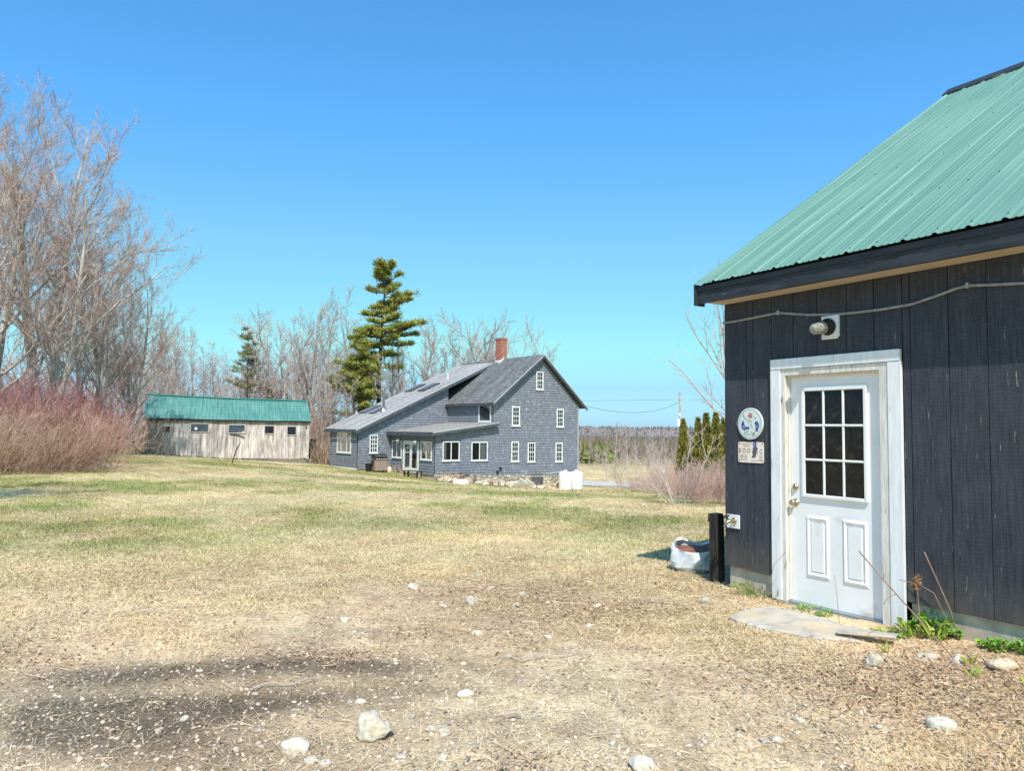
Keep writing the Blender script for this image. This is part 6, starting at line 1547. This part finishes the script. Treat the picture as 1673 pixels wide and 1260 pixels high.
M['leafm'] = plain_attr('fresh_green_leaf',.55); M['stemm'] = pmat('green_stem',(.12,.20,.05),(.22,.30,.08),8,(1,1,1),.7,0)
GR = ((.12,.30,.03),(.28,.46,.07)); YG = ((.26,.36,.05),(.46,.50,.10))
leafy(1,120,.14,.19,.07,.024,GR,'leafy_plant','biggest bright green leafy clump against the workshop foundation',3.20,5.80)
leafy(2,70,.10,.07,.05,.020,GR,'leafy_plant','pale green low leafy patch at the right edge by the foundation',3.40,5.38)
leafy(3,45,.08,.10,.05,.018,GR,'leafy_plant','small green leafy clump cut by the right picture edge',3.52,5.26)
leafy(4,34,.08,.05,.12,.010,YG,'leafy_plant','yellow green strappy tuft beside the door casing',3.03,5.80,upright=1.3)
leafy(5,18,.05,.05,.15,.013,YG,'leafy_plant','yellow strappy shoot between the tuft and the big leafy clump',3.13,5.66,upright=1.6)
leafy(6,40,.13,.03,.05,.014,GR,'leafy_plant','low green weeds at the foot of the right door casing',2.86,5.78,upright=.5)
leafy(7,46,.20,.03,.05,.012,GR,'leafy_plant','sparse green weeds along the crack behind the doorstep slab',2.55,6.55,upright=.6)
leafy(8,70,.22,.04,.13,.006,((.14,.22,.06),(.40,.40,.14)),'leafy_plant','fresh grass tuft along the foundation left of the door',2.36,7.22,upright=1.6)
for i,(x,y,lab) in enumerate(((2.98,5.0,'small yellow green shoot among stones left of the broad tan stone'),(3.08,4.93,'small yellow green shoot touching the broad tan stone'),(2.85,4.75,'yellow green shoot among the brown leaf drift'),(3.05,4.55,'yellow green shoot nearest the right picture edge'),(2.62,5.35,'small green shoot right of the upright grey stone'))):
    leafy(20+i,9,.03,.02,.075,.008,YG,'leafy_plant',lab,x,y,upright=1.7)
def weeds():
    def stalk(pts, r, label, head=False, twigs=()):
        p0 = Vector(pts[0]); T = thing('dry_weed',label,'plant',tuple(p0),0)
        m = MB(); m.tube([tuple(Vector(p)-p0) for p in pts],r,6); m.build('stalk',M['weed'],T,smooth=True)
        for tw in twigs: m = MB(); m.tube([tuple(Vector(p)-p0) for p in tw],r*.6,5); m.build('side_twig',M['weed'],T,smooth=True)
        if head:
            q = np.random.default_rng(2); n = 90; top = np.array(pts[-1])-np.array(p0); t = q.random(n)
            C = top+np.c_[q.normal(0,.014,n),q.normal(0,.014,n),-.11*t+.03]
            S = np.stack([C+q.normal(0,.010,(n,3)) for _ in range(3)],1).reshape(-1,3)
            mk('seed_head',S,np.arange(n*3).reshape(-1,3),M['litter'],T,col=np.repeat(np.array((.34,.20,.11))*q.uniform(.6,1.5,(n,1)),3,0))
    g = gz1
    x,y = 3.02,5.68; z = g(x,y)
    stalk([(x,y,z-.02),(x+.005,y,z+.15),(x,y+.01,z+.30),(x-.01,y+.015,z+.44)],.0035,'upright dry weed stalk with a brown seed head right of the door',True)
    x,y = 2.95,5.05; z = g(x,y)
    stalk([(x,y,z-.02),(2.88,5.2,z+.12),(2.80,5.38,z+.27),(2.70,5.55,z+.44),(2.60,5.72,z+.62)],.0045,'long dry weed stem slanting left across the white door',False,[[(2.70,5.55,z+.44),(2.71,5.58,z+.55)],[(2.75,5.47,z+.36),(2.66,5.42,z+.34),(2.62,5.40,z+.30)]])
    x,y = 3.18,5.6; z = g(x,y)
    stalk([(x,y,z-.02),(x+.0,y+.02,z+.18),(x-.06,y+.06,z+.34),(x-.16,y+.10,z+.40),(x-.28,y+.13,z+.42)],.0028,'thin dry stem arching left beneath the seed head')
    x,y = 3.28,5.62; z = g(x,y)
    stalk([(x,y,z-.02),(x-.03,y+.05,z+.2),(x-.10,y+.1,z+.42),(x-.17,y+.14,z+.62)],.004,'straight dry stem leaning over the biggest leafy clump')
    x,y = 2.35,6.85; z = g(x,y)
    stalk([(x,y,z-.02),(x-.03,y,z+.2),(x+.0,y-.01,z+.36),(x+.10,y-.04,z+.48)],.0028,'thin dry stem arching over the left door casing')
    x,y = 2.62,6.12; z = g(x,y)+.03
    stalk([(x,y,z-.02),(x-.01,y+.01,z+.16),(x-.025,y+.02,z+.36)],.002,'hair thin dry stem upright before the door bottom')
    for lab,x,y,L,rz in (('dead grey twig lying on straw near the centre of the yard',.32,5.3,.5,.3),('pale bare twig lying in the lower middle of the yard',.1,4.2,.26,-.1),('dark forked twig in the shaded gravel at lower left',-1.35,4.75,.45,.5),('grey bleached root scrap in the left grass',-3.0,6.6,.34,.2)):
        m = MB(); n = 7; m.tube([(L*(i/n-.5),.05*math.sin(i*1.1)*L,.012+.02*math.sin(i*.9)**2) for i in range(n+1)],[.006*(1-.6*i/n) for i in range(n+1)],6); m.tube([(L*.1,.02*L,.015),(L*.25,.14*L,.03),(L*.32,.2*L,.02)],.003,5)
        o = m.build('fallen_twig',M['twig'],None,smooth=True); o.location = (x,y,gz1(x,y)+.004); o.rotation_euler = (0,0,rz); tag(o,lab,'twig')
M['weed'] = pmat('dry_weed_stem',(.26,.15,.10),(.42,.27,.19),9,(1,1,1),.85,0)
weeds()
